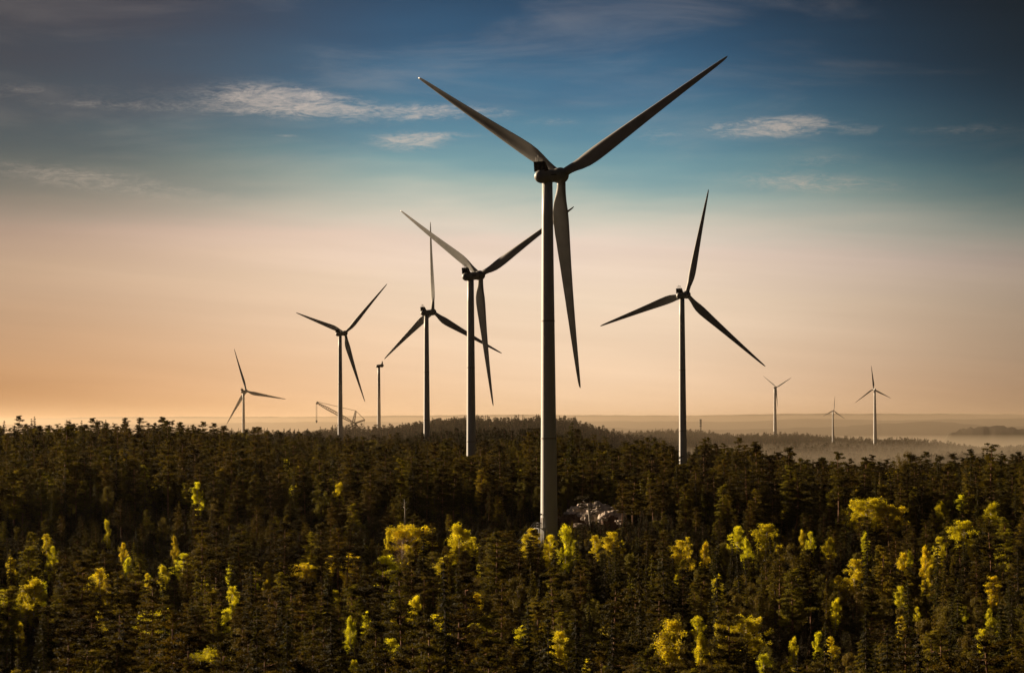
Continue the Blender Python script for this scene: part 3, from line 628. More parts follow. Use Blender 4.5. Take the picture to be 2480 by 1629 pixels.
# ------------------------------------------------------------------ rock outcrop right of the largest turbine
def rocks():
    r = np.random.default_rng(5)
    def slab(name, c, half, mt, label, cat, seed, tiers=5, rough=.35, rz=0., flat=.5, group=None):
        """a stepped slab: stacked irregular ledges, each set back from the one below"""
        rr = np.random.default_rng(seed); V = []; n = 30; rings = []
        ph = rr.uniform(0, 6.28, 8); am = rr.uniform(.03, .12, 8) * rough * 2.5
        for i in range(tiers):
            z0 = -half[2] + 2 * half[2] * i / tiers; z1 = -half[2] + 2 * half[2] * (i + 1) / tiers - .03
            k0 = math.sqrt(max(.02, 1 - (i / tiers) ** 2 * .96)) ** flat; off = rr.normal(0, .12, 2)
            for z, kk in ((z0, k0 * 1.0), ((z0 + z1) / 2, k0 * rr.uniform(.98, 1.03)), (z1, k0 * rr.uniform(.95, 1.0)), (z1 + .03, k0 * .92)):
                ring = []
                for q in range(n):
                    a = 2 * math.pi * q / n; w = 1 + sum(am[j] * math.sin((j + 2) * a + ph[j] + i * .5) for j in range(8)) + rr.normal(0, .02)
                    ring.append((half[0] * kk * w * math.cos(a) + off[0], half[1] * kk * w * math.sin(a) + off[1], z + rr.normal(0, .05) + .25 * math.sin(2 * a + i) * (half[2] * .3)))
                rings.append(ring)
        o = obj(name, mesh(name, *loft(rings), [MT[mt]]), None, c); o.rotation_euler.z = rz; return tag(o, label, cat, group)
    def w(px, py, d): return Vector(at(px, py, d))
    def field(name, d, px0, px1, depth, prof, mt, label, cat, seed, step=.45, amp=.35, bot=1310, back=.9, res=.16):
        """a mass of rock with a stepped front: prof gives the crest row at each pixel; terraces of height step cut into it"""
        X0, X1 = at(px0, 1250, d)[0], at(px1, 1250, d)[0]; nx = int((X1 - X0) / res); ny = int(depth / (res * 1.6)); rr = np.random.default_rng(seed)
        gx, gy = np.meshgrid(np.linspace(X0, X1, nx), np.linspace(0, depth, ny)); uu = 1240 + F * gx / d
        top = -(np.interp(uu, [p[0] for p in prof], [p[1] for p in prof]) - 1018.6) * d / F; base = -(bot - 1018.6) * d / F
        nz = _n(gx * .4, gy * .9, 1.1, seed) * .6 + _n(gx * .45, gy, .5, seed + 1) * .28 + _n(gx, gy, .2, seed + 2) * .12
        t = gy / depth; rise = np.clip((t + .10 * nz) / .72, 0, 1) ** .6 * np.clip((1 - t) / .2, 0, 1) ** .5
        z = base + (top - base) * rise + nz * amp * rise
        q = z / step + nz * .5; fr = q - np.floor(q); z = (np.floor(q) + smooth1(np.clip((fr - .55) / .3, 0, 1)) - nz * .5) * step + .05 * _n(gx, gy, .12, seed + 4)
        edge = (gx == gx.min()) | (gx == gx.max()) | (gy == 0) | (gy == depth); z[edge] = base
        c = w((px0 + px1) / 2, 1250, d); V = np.stack([gx - c.x, gy - 0, z - base], -1).reshape(-1, 3)
        a = np.arange(ny - 1)[:, None] * nx; b = np.arange(nx - 1)[None]; Fc = np.stack([a + b, a + b + 1, a + nx + b + 1, a + nx + b], -1).reshape(-1, 4)
        return tag(obj(name, mesh(name, V, Fc, [MT[mt]]), None, (c.x, d, base)), label, cat)
    field('rock_outcrop', 567, 1336, 1526, 15, [(1336, 1300), (1352, 1262), (1368, 1240), (1385, 1228), (1402, 1222), (1418, 1221), (1434, 1219), (1448, 1216), (1462, 1221), (1480, 1230), (1495, 1236), (1514, 1244), (1526, 1285)], 'rock', 'stepped grey granite outcrop right of the largest tower', 'rock', 31, amp=.22, step=.6)
    field('rock_ledge', 564.5, 1440, 1522, 6, [(1440, 1268), (1450, 1246), (1464, 1238), (1480, 1236), (1500, 1235), (1513, 1238), (1522, 1268)], 'rock', 'flat sunlit rock ledge on the right of the outcrop', 'rock', 41, step=.35, amp=.15)
    field('earth_bank', 563.5, 1338, 1424, 5, [(1338, 1262), (1352, 1248), (1372, 1243), (1392, 1245), (1408, 1254), (1424, 1275)], 'earth', 'brown earth bank below the grey outcrop beside the largest tower', 'bank', 51, step=.7, amp=.3)
    field('earth_bank', 562.5, 1452, 1500, 3, [(1452, 1268), (1460, 1250), (1480, 1248), (1496, 1250), (1500, 1268)], 'earth', 'brown cut bank under the sunlit rock ledge', 'bank', 61, step=.5, amp=.15)
    for i, (px, py, s_, lab) in enumerate(((1422, 1252, .9, 'orange lit boulder at the foot of the leaning pine'), (1405, 1272, .8, 'pale low boulder in front of the brown bank'), (1502, 1264, .75, 'pale boulder at the right end of the rock ledge'),
                                           (1463, 1257, .55, 'small white-lit boulder under the left end of the ledge'), (1398, 1234, .6, 'small pale boulder on the left slope of the outcrop'), (1439, 1264, .5, 'small boulder right of the leaning trunk'))):
        c = w(px, py, 556 + i % 3); slab('boulder', c, (s_ * 1.5, s_, s_ * .6), 'rock', lab, 'boulder', 20 + i, 3, .5, r.uniform(0, 3), group='boulders by the outcrop')
rocks()

# ------------------------------------------------------------------ placing the trees
def cell(x, y, c): return (int(x // c), int(y // c))
placed = []     # kind, x, y, z, scale(xyz), rotz, label, group, top pixel
SX, SY = math.sin(R(SUN_AZ)), math.cos(R(SUN_AZ))
def solve(px, py, h, lo, hi):
    """distance at which a tree of height h standing on the ground has its top at pixel (px,py)"""
    ds = np.arange(lo, hi, 2.); best = None
    for d in ds:
        p = at(px, py, d); e = p[2] - (float(H(p[0], p[1])) + h)
        if best is None or abs(e) < best[0]: best = (abs(e), d, p)
    return best
# pixel of the crown top, crown width and height in pixels, kind, label
BIR = [
 (30, 1345, 30, 75, 'birch_spire', 'slim sunlit birch near the left edge, above the wide yellow one'),
 (12, 1425, 45, 70, 'birch_oval', 'yellow birch cut by the left edge of the photo'),
 (82, 1398, 85, 115, 'birch_oval2', 'bright yellow birch with two upright tips near the left edge'),
 (50, 1440, 40, 90, 'birch_oval2', 'narrow yellow birch leaning under the two-tipped one at left'),
 (200, 1400, 26, 70, 'birch_spire', 'leftmost thin birch of the yellow group below the left ridge'),
 (244, 1374, 44, 95, 'birch_oval', 'tallest rounded birch of the yellow group below the left ridge'),
 (222, 1388, 26, 80, 'birch_spire', 'thin middle birch of the yellow group below the left ridge'),
 (258, 1396, 22, 60, 'birch_spire', 'short right birch of the yellow group below the left ridge'),
 (356, 1386, 24, 55, 'birch_oval', 'small isolated yellow birch left of the slanting slim one'),
 (398, 1366, 28, 75, 'birch_oval2', 'slim slanting yellow birch among dark pines at left'),
 (445, 1338, 60, 70, 'birch_oval', 'loose yellow birch high among the dark pines at left'),
 (556, 1358, 18, 35, 'birch_oval', 'tiny yellow birch top between dark spruces'),
 (495, 1403, 38, 70, 'birch_oval', 'round yellow birch beside a dark pine left of centre'),
 (375, 1480, 85, 110, 'birch_broad', 'broad yellow birch with lit left side in the lower left'),
 (520, 1574, 100, 120, 'birch_broad', 'big round bright birch at the bottom edge, left of centre'),
 (165, 1600, 45, 60, 'birch_oval', 'yellow birch top at the bottom edge on the far left'),
 (258, 1256, 15, 50, 'birch_spire', 'single slender birch in the dark slope on the left'),
 (370, 1163, 40, 30, 'birch_oval', 'small olive birch crown high on the left slope'),
 (478, 1166, 30, 45, 'birch_oval', 'small yellow birch crown on the slope below the far left turbine'),
 (695, 1112, 28, 50, 'birch_oval', 'yellow leafy tree left of centre on the shaded hillside'),
 (735, 1364, 75, 65, 'birch_broad', 'wide low yellow birch left of the central group'),
 (800, 1344, 30, 40, 'birch_oval', 'small yellow birch between the wide one and the paired tips'),
 (850, 1334, 48, 90, 'birch_oval', 'pale yellow birch with paired tips in the left centre'),
 (938, 1343, 65, 115, 'birch_oval', 'large yellow birch below the flat-topped bright one'),
 (994, 1272, 120, 70, 'birch_broad', 'flat-topped bright yellow birch left of the largest tower'),
 (942, 1280, 20, 50, 'birch_spire', 'narrow pale birch at the left of the flat-topped one'),
 (1040, 1334, 52, 70, 'olive_a', 'thin-leaved olive tree right of the large yellow birch'),
 (1075, 1348, 60, 85, 'birch_oval', 'yellow birch beside the thin-leaved olive tree'),
 (1112, 1268, 60, 95, 'birch_oval2', 'weeping yellow birch left of the largest tower'),
 (1145, 1298, 35, 40, 'birch_oval', 'small yellow birch just right of the weeping one'),
 (1152, 1434, 42, 85, 'birch_oval2', 'ragged yellow birch below and left of the tower'),
 (1202, 1444, 16, 30, 'birch_oval', 'tiny yellow tuft-like birch below the tower'),
 (1062, 1486, 75, 120, 'birch_oval', 'bright birch in the dark lower centre'),
 (1152, 1512, 70, 60, 'birch_broad', 'low golden dome-shaped bush in the lower centre'),
 (1288, 1278, 45, 50, 'birch_oval', 'pale round birch at the left foot of the largest tower'),
 (1332, 1296, 40, 45, 'birch_oval', 'small yellow birch in front of the largest tower'),
 (1366, 1268, 44, 110, 'birch_spire', 'bright pointed birch at the right foot of the largest tower'),
 (1393, 1318, 26, 45, 'birch_spire', 'short yellow birch just below the pointed bright one'),
 (1443, 1294, 30, 40, 'birch_oval', 'small yellow birch below the leaning pine'),
 (1483, 1286, 52, 75, 'birch_oval', 'yellow birch below the sunlit rock ledge'),
 (1268, 1512, 62, 70, 'birch_oval', 'dim yellow birch near the bottom right of centre'),
 (1476, 1510, 55, 70, 'birch_oval', 'round yellow-green birch in the dark lower right of centre'),
 (1622, 1498, 80, 180, 'birch_oval', 'tall yellow-green birch with ragged lit crown in the lower right'),
 (1685, 1488, 42, 80, 'birch_spire', 'upright yellow birch just left of the biggest birch'),
 (1800, 1492, 105, 110, 'birch_broad', 'biggest and broadest yellow birch in the lower right'),
 (1742, 1500, 40, 120, 'birch_spire', 'pointed lit birch at the left side of the biggest birch'),
 (1648, 1306, 52, 60, 'birch_oval', 'yellow birch above the middle of the right forest'),
 (1785, 1272, 40, 65, 'birch_oval', 'left yellow birch of the pair below the dark hollow'),
 (1852, 1266, 68, 85, 'birch_oval', 'right and rounder yellow birch of the pair below the dark hollow'),
 (1945, 1280, 20, 40, 'birch_spire', 'slim yellow birch right of the round one under the hollow'),
 (2006, 1302, 34, 70, 'birch_oval2', 'narrow yellow birch right of the dark hollow'),
 (2072, 1352, 52, 95, 'birch_oval', 'brilliant yellow birch high in the lower right forest'),
 (2032, 1392, 40, 55, 'birch_oval', 'small bright birch at the left foot of the brilliant one'),
 (2098, 1208, 95, 90, 'birch_broad', 'bright broad birch with rounded top on the right slope'),
 (2160, 1224, 70, 45, 'birch_broad', 'flat yellow crown to the right of the broad birch'),
 (2282, 1214, 36, 60, 'birch_oval2', 'upper narrow yellow birch of the right slope'),
 (2275, 1298, 36, 60, 'birch_oval', 'olive yellow birch under the narrow one on the right slope'),
 (2330, 1258, 75, 90, 'birch_oval', 'loose yellow-green birch near the right edge'),
 (2400, 1215, 60, 110, 'birch_oval2', 'tall olive birch near the right edge'),
 (2428, 1334, 30, 40, 'birch_oval', 'small yellow birch low at the right edge'),
 (2252, 1364, 22, 50, 'birch_spire', 'small pointed birch in the right forest'),
 (2242, 1402, 38, 35, 'birch_oval', 'bright small birch under the pointed one at right'),
 (2402, 1392, 42, 60, 'birch_oval', 'yellow birch tip low near the right edge'),
 (2305, 1158, 48, 45, 'olive_a', 'olive leafy tree near the right skyline'),
 (2152, 1142, 34, 45, 'birch_oval', 'small yellow birch just under the right skyline'),
 (1478, 1126, 50, 40, 'birch_oval', 'yellow birch high above the outcrop'),
 (1462, 1141, 34, 45, 'birch_oval', 'yellow-green birch above and left of the dark pines by the outcrop'),
 (1608, 1168, 22, 30, 'birch_oval', 'tiny bright birch in the dark wood right of the outcrop'),
 (1800, 1168, 40, 40, 'birch_oval', 'small pale birch on the slope right of the lone turbine'),
 (1940, 1120, 55, 50, 'olive_a', 'olive leafy tree on the right skyline'),
 (1740, 1112, 45, 45, 'olive_a', 'olive leafy tree at the foot of the lone turbine'),
 (1290, 1102, 22, 55, 'birch_oval', 'yellow birch close left of the largest tower, above mid height of the wood'),
 (1262, 1134, 22, 40, 'birch_oval', 'small yellow-green tree further left of the largest tower'),
 (905, 1064, 45, 30, 'olive_a', 'hazy yellow tree below the wooded hill'),
 (588, 1046, 30, 40, 'olive_a', 'hazy olive tree in front of the far left turbine'),
 (2190, 1086, 45, 50, 'olive_a', 'bare spreading tree on the right skyline'),
 (1375, 1105, 40, 35, 'birch_oval', 'yellow leafy tree in the hazy wood right of the tower'),
]
UNI = []
for px, py, w_, h_, kd, lab in BIR:
    K = KINDS[kd]
    guess = 350 if py > 1400 else 420 if py > 1320 else 500 if py > 1255 else 640 if py > 1200 else 720 if py > 1130 else 900
    hh = min(15., max(5.5, h_ / (F / guess) * 1.35)) if h_ > 60 else min(11., max(6., h_ / (F / guess) * 1.9))
    lo, hi = (265, 526) if py > 1255 else (560, 1500)
    e, d, p = solve(px, py, hh, lo, hi)
    gz = float(H(p[0], p[1])); hh = max(4.5, min(17., p[2] - gz)); sz = hh / K['h']; sx = max(sz * .7, min(sz * 1.9, w_ / (F / d) / (2 * K['w']) * 1.2))
    UNI.append((kd, p[0], p[1], gz, (sx, sx, sz), random.uniform(0, 6.28), lab, hh))
XB = []
_r = random.Random(5)
for k in range(170):
    px = _r.uniform(20, 2460); py = _r.choice([_r.uniform(1285, 1420), _r.uniform(1285, 1420), _r.uniform(1420, 1600)]) if _r.random() < .62 else None
    if py is None: px = _r.choice([_r.uniform(1650, 2460), _r.uniform(1650, 2460), _r.uniform(300, 1200)]); py = _r.uniform(1110, 1230)
    hh = _r.uniform(5.5, 9.); e, d_, p = solve(px, py, hh, *((270, 520) if py > 1255 else (600, 1000)))
    if e > 2.5 or any(math.hypot(p[0] - q[1], p[1] - q[2]) < 4 for q in UNI + XB): continue
    kd = _r.choice(['birch_oval', 'birch_spire', 'birch_oval2', 'birch_oval', 'olive_a']); sz = hh / KINDS[kd]['h']; sx = sz * _r.uniform(.75, 1.25)
    if py < 1255 and _r.random() < .5: kd = 'olive_a'
    XB.append((kd, p[0], p[1], float(H(p[0], p[1])), (sx, sx, sz), _r.uniform(0, 6.28), None, hh, px, py))
# scattered conifers
def scatter(d0, d1, sp, half=14.5, jit=.42):
    P = []
    xs = np.arange(-d1 * math.tan(R(half)), d1 * math.tan(R(half)), sp); ys = np.arange(d0 * .95, d1, sp)
    Xg, Yg = np.meshgrid(xs, ys); Xg = Xg + rng.uniform(-jit, jit, Xg.shape) * sp; Yg = Yg + rng.uniform(-jit, jit, Yg.shape) * sp
    D = np.hypot(Xg, Yg); ok = (D > d0) & (D < d1) & (np.abs(np.arctan2(Xg, Yg)) < R(half)); return Xg[ok], Yg[ok], D[ok]
tb1 = np.array([T1.location.x, T1.location.y])
x, y, d = scatter(235, 1150, 5.0)
z = H(x, y)
clump = _n(x, y, 14, 21); clump2 = _n(x, y, 30, 22)
u = 1240 + F * x / y
kind = []; hts = []
keep = np.ones(len(x), bool)
UA = UNI + [q for q in XB if q[0] != 'olive_a']
ux = np.array([q[1] for q in UA]); uy = np.array([q[2] for q in UA]); uh = np.array([q[7] for q in UA]); uw = np.array([q[4][0] * KINDS[q[0]]['w'] for q in UA]); uz = np.array([q[3] for q in UA])
rr = rng.random((len(x), 4))
SUNNY = [(T1.location.x, T1.location.y, 3.4, 70, -23.5), (18, 569, 12, 110, -21.0), (-13.8, 869, 3.5, 60, -13), (71, 1076, 3.5, 60, -19), (-42, 1276, 3.5, 60, -12)]
for i in range(len(x)):
    s = .60 + .42 * rr[i, 0] ** .8 + (.2 if (rr[i, 0] * 37) % 1 < .06 and d[i] < 650 else 0) + .07 * clump[i] + (.12 if rr[i, 0] > .93 and d[i] < 700 else 0)
    q = rr[i, 1] + .16 * clump2[i] + (.08 if u[i] > 1200 else 0)
    if d[i] < 520: kd = PK[int(rr[i, 2] * 5)] if q < .5 else SK[int(rr[i, 2] * 3)] if q < .9 else 'olive_a'
    else: kd = PK[int(rr[i, 2] * 5)] if q < .78 else SK[int(rr[i, 2] * 3)] if q < .97 else 'olive_a'
    h = KINDS[kd]['h'] * (s if kd[0] != 'o' else s * .8) * (1.20 if d[i] < 430 else 1.12 if d[i] < 520 else 1.03)
    dx, dy = x[i] - tb1[0], y[i] - tb1[1]
    # clearing round the turbine foot, the outcrop and the low gap behind the front wood
    if math.hypot(dx, dy) < 8.5: keep[i] = False
    if clump2[i] * .5 + clump[i] * .5 > .95 or rr[i, 3] > (.93 if d[i] > 430 else .80): keep[i] = False
    if 520 < d[i] < 572 and -16 < dx < 22 and abs(dy) < 60: keep[i] = False
    if 568 < d[i] < 592 and 6 < x[i] < 27: keep[i] = False
    if 516 < d[i] < 566 and rr[i, 3] < (.72 if -30 < dx < 40 else .3): keep[i] = False
    elif 516 < d[i] < 566: h *= .55
    # nothing in the front wood may stand taller than the line the photograph shows under the tower
    if d[i] < 520 and keep[i]:
        lim = 1288 + 14 * clump2[i] + (8 if 1290 < u[i] < 1530 else 0) - (12 if u[i] < 1150 else 0) - (25 if u[i] > 1900 else 0)
        px, py = proj(x[i], y[i], z[i] + h)
        if py < lim: h = max(0, float(at(px, lim, y[i])[2]) - z[i])
        if h < 4: keep[i] = False
    # the turbine feet and the rocks stand in the sun
    for (tx, ty, wd, ln, zl) in SUNNY:
        ax_, ay_ = x[i] - tx, y[i] - ty; al = ax_ * SX + ay_ * SY; pe = abs(ax_ * SY - ay_ * SX)
        if 0 < al < ln and pe < wd:
            lim = zl + al * math.tan(R(SUN_EL)) * .97
            if z[i] + h > lim: h = max(0, lim - z[i])
            if h < 4: keep[i] = False
    # towers of the nearer turbines stay as free as in the photograph
    for (cx, dd, w_, row) in ((1140, 873, 16, 1101), (1654, 1080, 14, 1122), (1032, 1280, 12, 1062), (823, 1626, 10, 1058)):
        if d[i] < dd and abs(u[i] - cx) < w_ + F / d[i] * 1.5:
            px, py = proj(x[i], y[i], z[i] + h)
            if py < row - 2:
                h = max(0, float(at(px, row + 2, y[i])[2]) - z[i])
                if h < 6: keep[i] = False
    if keep[i]:
        ddx, ddy = x[i] - ux, y[i] - uy
        dist = np.hypot(ddx, ddy); along_s = ddx * SX + ddy * SY; perp = np.abs(ddx * SY - ddy * SX)
        if (dist < 1.6 + uw * .55).any(): keep[i] = False
        m_ = (along_s > 0) & (along_s < 42) & (perp < .5 + uw * .6)      # the sun reaches the upper half of every bright crown
        if m_.any(): h = min(h, float((uz + uh * .62 + along_s * math.tan(R(SUN_EL)))[m_].min()) - z[i])
        front = -(ddx * ux + ddy * uy) / np.hypot(ux, uy); pf = np.abs(ddx * uy - ddy * ux) / np.hypot(ux, uy)
        m_ = (front > 0) & (front < 45) & (pf < 1.0 + uw * .7)             # and so does the eye
        if m_.any() and rr[i, 3] < .8: h = min(h, float((uz + uh * .58 + front * .05)[m_].min()) - z[i])
        if h < 4: keep[i] = False
    kind.append(kd); hts.append(h)
hts = np.array(hts); kind = np.array(kind)
x, y, z, d, hts, kind, u = x[keep], y[keep], z[keep], d[keep], hts[keep], kind[keep], u[keep]
LAB = dict(pine_a=('dark full-crowned pine with orange trunk in the foreground forest', 'full-crowned pines of the foreground forest'),
           pine_b=('tall narrow pine with tapering crown in the foreground forest', 'tall narrow pines of the foreground forest'),
           pine_c=('broad leaning pine with spreading boughs in the foreground forest', 'broad leaning pines of the foreground forest'),
           pine_d=('high-crowned pine with long bare trunk in the foreground forest', 'high-crowned pines of the foreground forest'),
           pine_e=('low bushy young pine in the foreground forest', 'low bushy pines of the foreground forest'),
           spruce_a=('dark conical spruce with wide drooping boughs in the foreground forest', 'wide spruces of the foreground forest'),
           spruce_b=('short ragged spruce in the foreground forest', 'short ragged spruces of the foreground forest'),
           spruce_c=('tall slim spruce with hanging boughs in the foreground forest', 'tall slim spruces of the foreground forest'),
           olive_a=('dull olive leafy tree among foreground conifers', 'olive leafy trees of the foreground forest'))
NAME = lambda k: 'pine_tree' if k.startswith('pine') else 'spruce_tree' if k.startswith('spruce') else 'birch_tree' if k.startswith('birch') or k == 'bare_birch' else 'leafy_tree'
LM = [(px, py + 15, 'the ' + lab) for px, py, w_, h_, kd, lab in BIR if len(lab.split()) <= 8 and ',' not in lab and px > 20] + [
    (1400, 1255, 'the grey rock outcrop'), (1436, 1290, 'the leaning old pine'), (1310, 1290, 'the largest tower')]
SHORT = dict(pine_a='full-crowned pine', pine_b='tall narrow pine', pine_c='broad leaning pine', pine_d='high-crowned pine', pine_e='bushy low pine', spruce_a='wide dark spruce',
             spruce_b='short ragged spruce', spruce_c='tall slim spruce', olive_a='dull olive tree')
USED = set()
def mark(kd, px, py):
    """a label that ties the tree to the nearest bright tree or landmark not yet used for its kind"""
    c = sorted(LM, key=lambda q: math.hypot(q[0] - px, q[1] - py))[:5]
    for lx, ly, nm in c:
        dx, dy = px - lx, py - ly; r_ = math.hypot(dx, dy)
        if r_ > 190: break
        how = 'just ' if r_ < 60 else 'a little ' if r_ < 115 else 'well '
        side = ('right of' if dx > 0 else 'left of') if abs(dx) > 1.6 * abs(dy) else ('below' if dy > 0 else 'above') if abs(dy) > 1.6 * abs(dx) else ('below and ' if dy > 0 else 'above and ') + ('right of' if dx > 0 else 'left of')
        t_ = SHORT[kd] + ' ' + how + side + ' ' + nm
        if t_ not in USED and len(t_.split()) <= 16: USED.add(t_); return t_
    return None
def tree(kd, x_, y_, z_, sc, rz, label, group=None, tilt=(0, 0)):
    t = empty(NAME(kd), (x_, y_, z_ - .15), rz); t.scale = sc; t.rotation_euler = (tilt[0], tilt[1], rz)
    tag(t, label, 'tree', group); obj('trunk', KINDS[kd]['trunk'], t); obj('crown', KINDS[kd]['crown'], t); return t
order = np.argsort(d); cnt = dict(pine=0, spruce=0, olive=0); single = np.zeros(len(x), bool)
for i in order:
    f = 'pine' if kind[i].startswith('pine') else 'spruce' if kind[i].startswith('spruce') else 'olive'
    if not (-45 < u[i] < 2525) or d[i] > 520: continue
    if proj(x[i], y[i], z[i] + hts[i])[1] > 1640: continue
    if cnt[f] >= (300 if f != 'olive' else 90): continue
    cnt[f] += 1; single[i] = True; s = hts[i] / KINDS[kind[i]]['h']; w_ = s * random.uniform(.9, 1.12)
    lb, gp = LAB[kind[i]]; ppx = proj(x[i], y[i], z[i] + hts[i]); lb = mark(kind[i], *ppx) or lb
    tree(kind[i], x[i], y[i], z[i], (w_, w_, s), random.uniform(0, 6.28), lb, gp, tilt=(random.gauss(0, .02), random.gauss(0, .02)))
print('singles', cnt, 'rest', (~single).sum())
rest = ~single; keys = PK + SK + ['olive_a']; n = int(rest.sum()); ki = np.array([keys.index(k) for k in kind[rest]])
s = hts[rest] / np.array([KINDS[k]['h'] for k in kind[rest]]); sw = s * rng.uniform(.9, 1.15, n)
gn_stuff('mixed_forest', keys, np.stack([x[rest], y[rest], z[rest] - .2], 1), ki, np.stack([rng.normal(0, .03, n), rng.normal(0, .03, n), rng.uniform(0, 6.28, n)], 1), np.stack([sw, sw, s], 1),
         'dense pine and spruce forest covering the slopes round the turbines')
for kd, x_, y_, z_, sc, rz, lab, hh in UNI: tree(kd, x_, y_, z_, sc, rz, lab, 'leafy trees lit by the sun')
SHORT.update(birch_oval='small yellow birch', birch_spire='thin pointed birch', birch_oval2='slender weeping birch')
for kd, x_, y_, z_, sc, rz, _l, hh, px, py in XB: tree(kd, x_, y_, z_, sc, rz, mark(kd, px, py) or 'small yellow-green leafy tree scattered among the dark conifers', 'small leafy trees scattered in the forest')
def far_wood(name, d0, d1, sp, label, half=14.5, cond=None, smul=1.):
    x, y, d = scatter(d0, d1, sp, half); z = H(x, y)
    if cond is not None: k = cond(x, y, d, 1240 + F * x / y); x, y, d, z = x[k], y[k], d[k], z[k]
    n = len(x); s = rng.uniform(.72, 1.08, n) * smul * (1 + .06 * _n(x, y, 30, 9)); idx = np.where(rng.random(n) < .55, rng.integers(0, 4, n), np.where(rng.random(n) < .9, rng.integers(4, 7, n), 7))
    gn_stuff(name, FK, np.stack([x, y, z - .3], 1), idx, np.stack([rng.normal(0, .03, n), rng.normal(0, .03, n), rng.uniform(0, 6.28, n)], 1), np.stack([s * 1.05, s * 1.05, s], 1), label); print(name, n)
far_wood('hillside_forest', 1140, 2260, 5.2, 'hazy conifer wood on the central hill and the plain before it', half=13.5)
far_wood('ridge_forest', 2250, 3350, 6.2, 'misty conifer wood along the far ridges behind the turbines', half=13)

# ------------------------------------------------------------------ special trees
def leaning_pine():
    b = Vector(at(1430, 1296, 545)); t = empty('pine_tree', b); tag(t, 'leaning old pine with bent bare trunk and flat sparse crown before the rocks', 'tree')
    p = lambda px, py: Vector(at(px, py, 545)) - b
    m = MB(); m.tube([p(1430, 1297), p(1429, 1270), p(1427, 1248), p(1425.5, 1226), p(1422, 1219)], [.2, .18, .16, .13, .1], 8)
    m.tube([p(1422, 1219), p(1417, 1216), p(1412, 1212), p(1414, 1209)], [.1, .09, .07, .05], 6); m.tube([p(1426, 1230), p(1421, 1231), p(1418, 1233)], [.08, .06, .03], 5)
    m.tube([p(1414, 1210), p(1404, 1206), p(1398, 1207)], [.05, .04, .02], 4); m.tube([p(1414, 1209), p(1422, 1204), p(1429, 1204)], [.05, .04, .02], 4)
    obj('trunk', m.me('trunk', [MT['whitebark']], True), t)
    r = np.random.default_rng(77); P = []; S = []
    for px, py, w_ in ((1400, 1209, .6), (1405, 1205, .7), (1412, 1203, .7), (1419, 1202, .7), (1426, 1204, .6), (1421, 1199, .35), (1414, 1231, .5), (1420, 1226, .55), (1408, 1223, .4), (1432, 1235, .6), (1438, 1229, .5), (1436, 1243, .5)):
        for q in range(2): c = p(px, py); P.append((c.x + r.normal(0, .3), c.y + r.normal(0, .7), c.z + r.normal(0, .08))); S.append((w_ * .9, w_, w_ * .7))
    V, Fc = pads(np.array(P), np.array(S), 40, r, .35, .36, .13); obj('crown', mesh('crown', V, Fc, [MT['pine']]), t)
leaning_pine()
for kd, px, dd, hh_, lab in (('spruce_b', 1324, 520, 6.2, 'small dark spruce right in front of the largest tower foot'), ('spruce_a', 1352, 526, 5.0, 'small spruce between the largest tower and the brown bank'),
        ('pine_d', 1508, 549, 11.5, 'slim pine at the right end of the rock outcrop'), ('pine_c', 1534, 556, 12.5, 'bushy pine just right of the rock outcrop'), ('spruce_b', 1446, 545, 5.5, 'small spruce right of the leaning pine before the rocks'), ('spruce_b', 1386, 541, 4.2, 'low dark spruce before the brown bank')):
    p = at(px, 1280, dd); s_ = hh_ / KINDS[kd]['h']; tree(kd, p[0], dd, float(H(p[0], dd)), (s_, s_, s_), px * .37, lab)
def snag(px, y0, y1, d, label, mt='whitebark', fork=True, r0=.2, seed=1):
    b = Vector(at(px, y1, d)); r = np.random.default_rng(seed); p = lambda a, c: Vector(at(a, c, d)) - b; t = empty('dead_tree', b); tag(t, label, 'tree')
    m = MB(); hh = y1 - y0; m.tube([p(px, y1 + 8), p(px + .5, y1 - hh * .4), p(px - .5, y1 - hh * .75), p(px - 2, y0)], [r0, r0 * .8, r0 * .6, r0 * .2], 7); obj('trunk', m.me('trunk', [MT[mt]], True), t)
    m = MB()
    for k in range(7): f = r.uniform(.3, .95); a = r.uniform(0, 6.28); o = p(px, y1 - hh * f); m.tube([o, o + Vector((math.cos(a), math.sin(a), .6)) * r.uniform(.5, 1.5) * (1.5 - f)], [r0 * .35, r0 * .1], 4)
    obj('branch', m.me('branch', [MT[mt]], True), t)
snag(1552, 1168, 1256, 590, 'bare dead trunk with short forked stubs right of the outcrop', seed=3)
snag(39, 1039, 1075, 870, 'thin dead trunk poking above the left skyline', 'twig', seed=5, r0=.18)
snag(981, 1208, 1262, 500, 'dead white birch trunk in front of the dark pines left of centre', seed=8)
tree('bare_birch', at(972, 1195, 506)[0], 506, float(H(at(972, 1195, 506)[0], 506)), (1, 1, .8), 1., 'reddish leafless birch beside the dead white trunk')
tree('bare_birch', at(2192, 1075, 860)[0], 860, float(H(at(2192, 1075, 860)[0], 860)), (1.3, 1.3, 1.35), 2., 'tall leafless tree standing out on the right skyline')

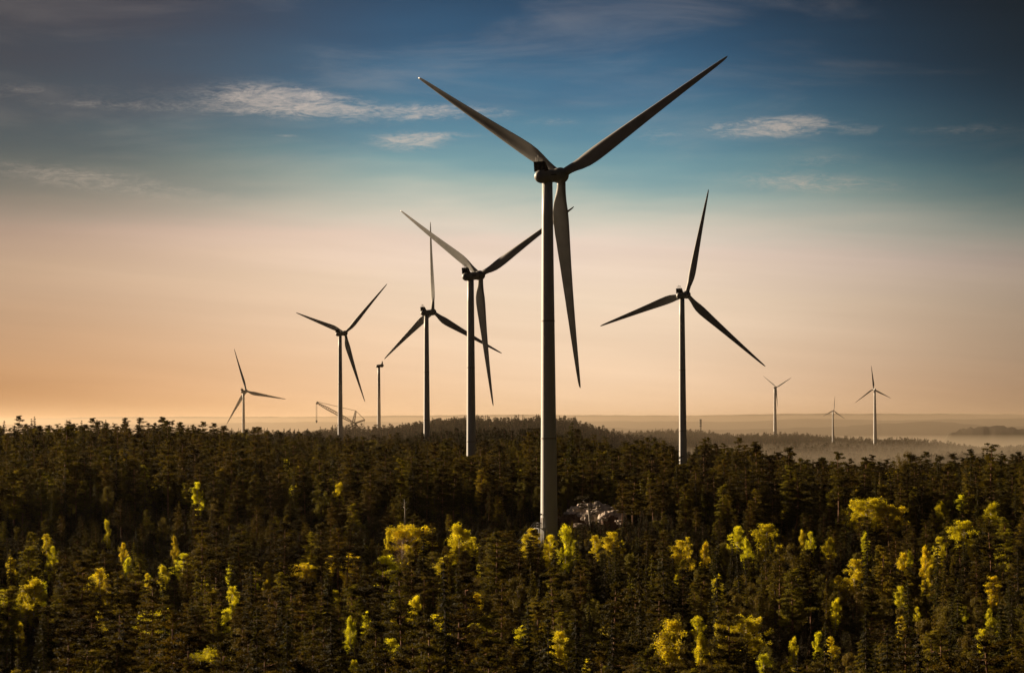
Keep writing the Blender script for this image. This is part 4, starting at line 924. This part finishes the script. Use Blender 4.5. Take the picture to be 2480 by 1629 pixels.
# ------------------------------------------------------------------ undergrowth (shrubs on the open ground)
def under():
    r = np.random.default_rng(91); P = []; S = []
    n = 5200; a = r.uniform(R(-12.5), R(12.5), n); dd = r.uniform(505, 600, n); X_ = np.sin(a) * dd; Y_ = np.cos(a) * dd
    ok = (np.hypot(X_ - tb1[0], Y_ - tb1[1]) > 5); X_, Y_ = X_[ok], Y_[ok]; Z_ = H(X_, Y_); s = r.uniform(.35, 1.1, len(X_))
    V, Fc = pads(np.stack([X_, Y_, Z_ + s * .3], 1), np.stack([s, s, s], 1), 26, r, .8, .4, .2); tag(obj('undergrowth', mesh('undergrowth', V, Fc, [MT['olive']])), 'low shrubs and heather on the open ground round the turbine', 'undergrowth', kind='stuff')
under()

def saplings():
    x, y, d = scatter(240, 640, 2.6, 13.5); z = H(x, y); k = (np.hypot(x - tb1[0], y - tb1[1]) > 6) & ~((x > 5) & (x < 27) & (y > 552) & (y < 590)); x, y, z = x[k], y[k], z[k]
    n = len(x); s = rng.uniform(.12, .30, n); sw = s * rng.uniform(1.2, 2., n)
    gn_stuff('saplings', FK, np.stack([x, y, z - .2], 1), rng.integers(0, 8, n), np.stack([rng.normal(0, .05, n), rng.normal(0, .05, n), rng.uniform(0, 6.28, n)], 1), np.stack([sw, sw, s], 1), 'low saplings and brush filling the forest floor', 'undergrowth')
saplings()

# ------------------------------------------------------------------ haze: one closed box of even density
def air(name, lo, hi, dens, col, g):
    m = MB(); c = [(a + b) / 2 for a, b in zip(lo, hi)]; h = [(b - a) / 2 for a, b in zip(lo, hi)]; m.box(c, h); me = m.me(name, [])
    hm = bpy.data.materials.new(name); hm.use_nodes = True; t = hm.node_tree; t.nodes.clear()
    pv = t.nodes.new('ShaderNodeVolumePrincipled'); pv.inputs['Color'].default_value = (*col, 1); pv.inputs['Density'].default_value = dens; pv.inputs['Anisotropy'].default_value = g; pv.inputs['Density Attribute'].default_value = ''
    oo = t.nodes.new('ShaderNodeOutputMaterial'); t.links.new(pv.outputs[0], oo.inputs['Volume']); me.materials.append(hm)
    try: hm.cycles.homogeneous_volume = True
    except Exception: pass
    tag(obj(name, me), kind='stuff')
air('haze', (-19500, -19500, -95), (19500, 19500, 104), .000007, (1., .86, .72), .78)
air('valley_mist', (-9000, 1330, -94), (9000, 19400, 22), .00009, (1., .80, .58), .76)
air('valley_mist', (-1500, 1250, -93), (1500, 3900, -23), .00042, (1., .86, .66), .68)
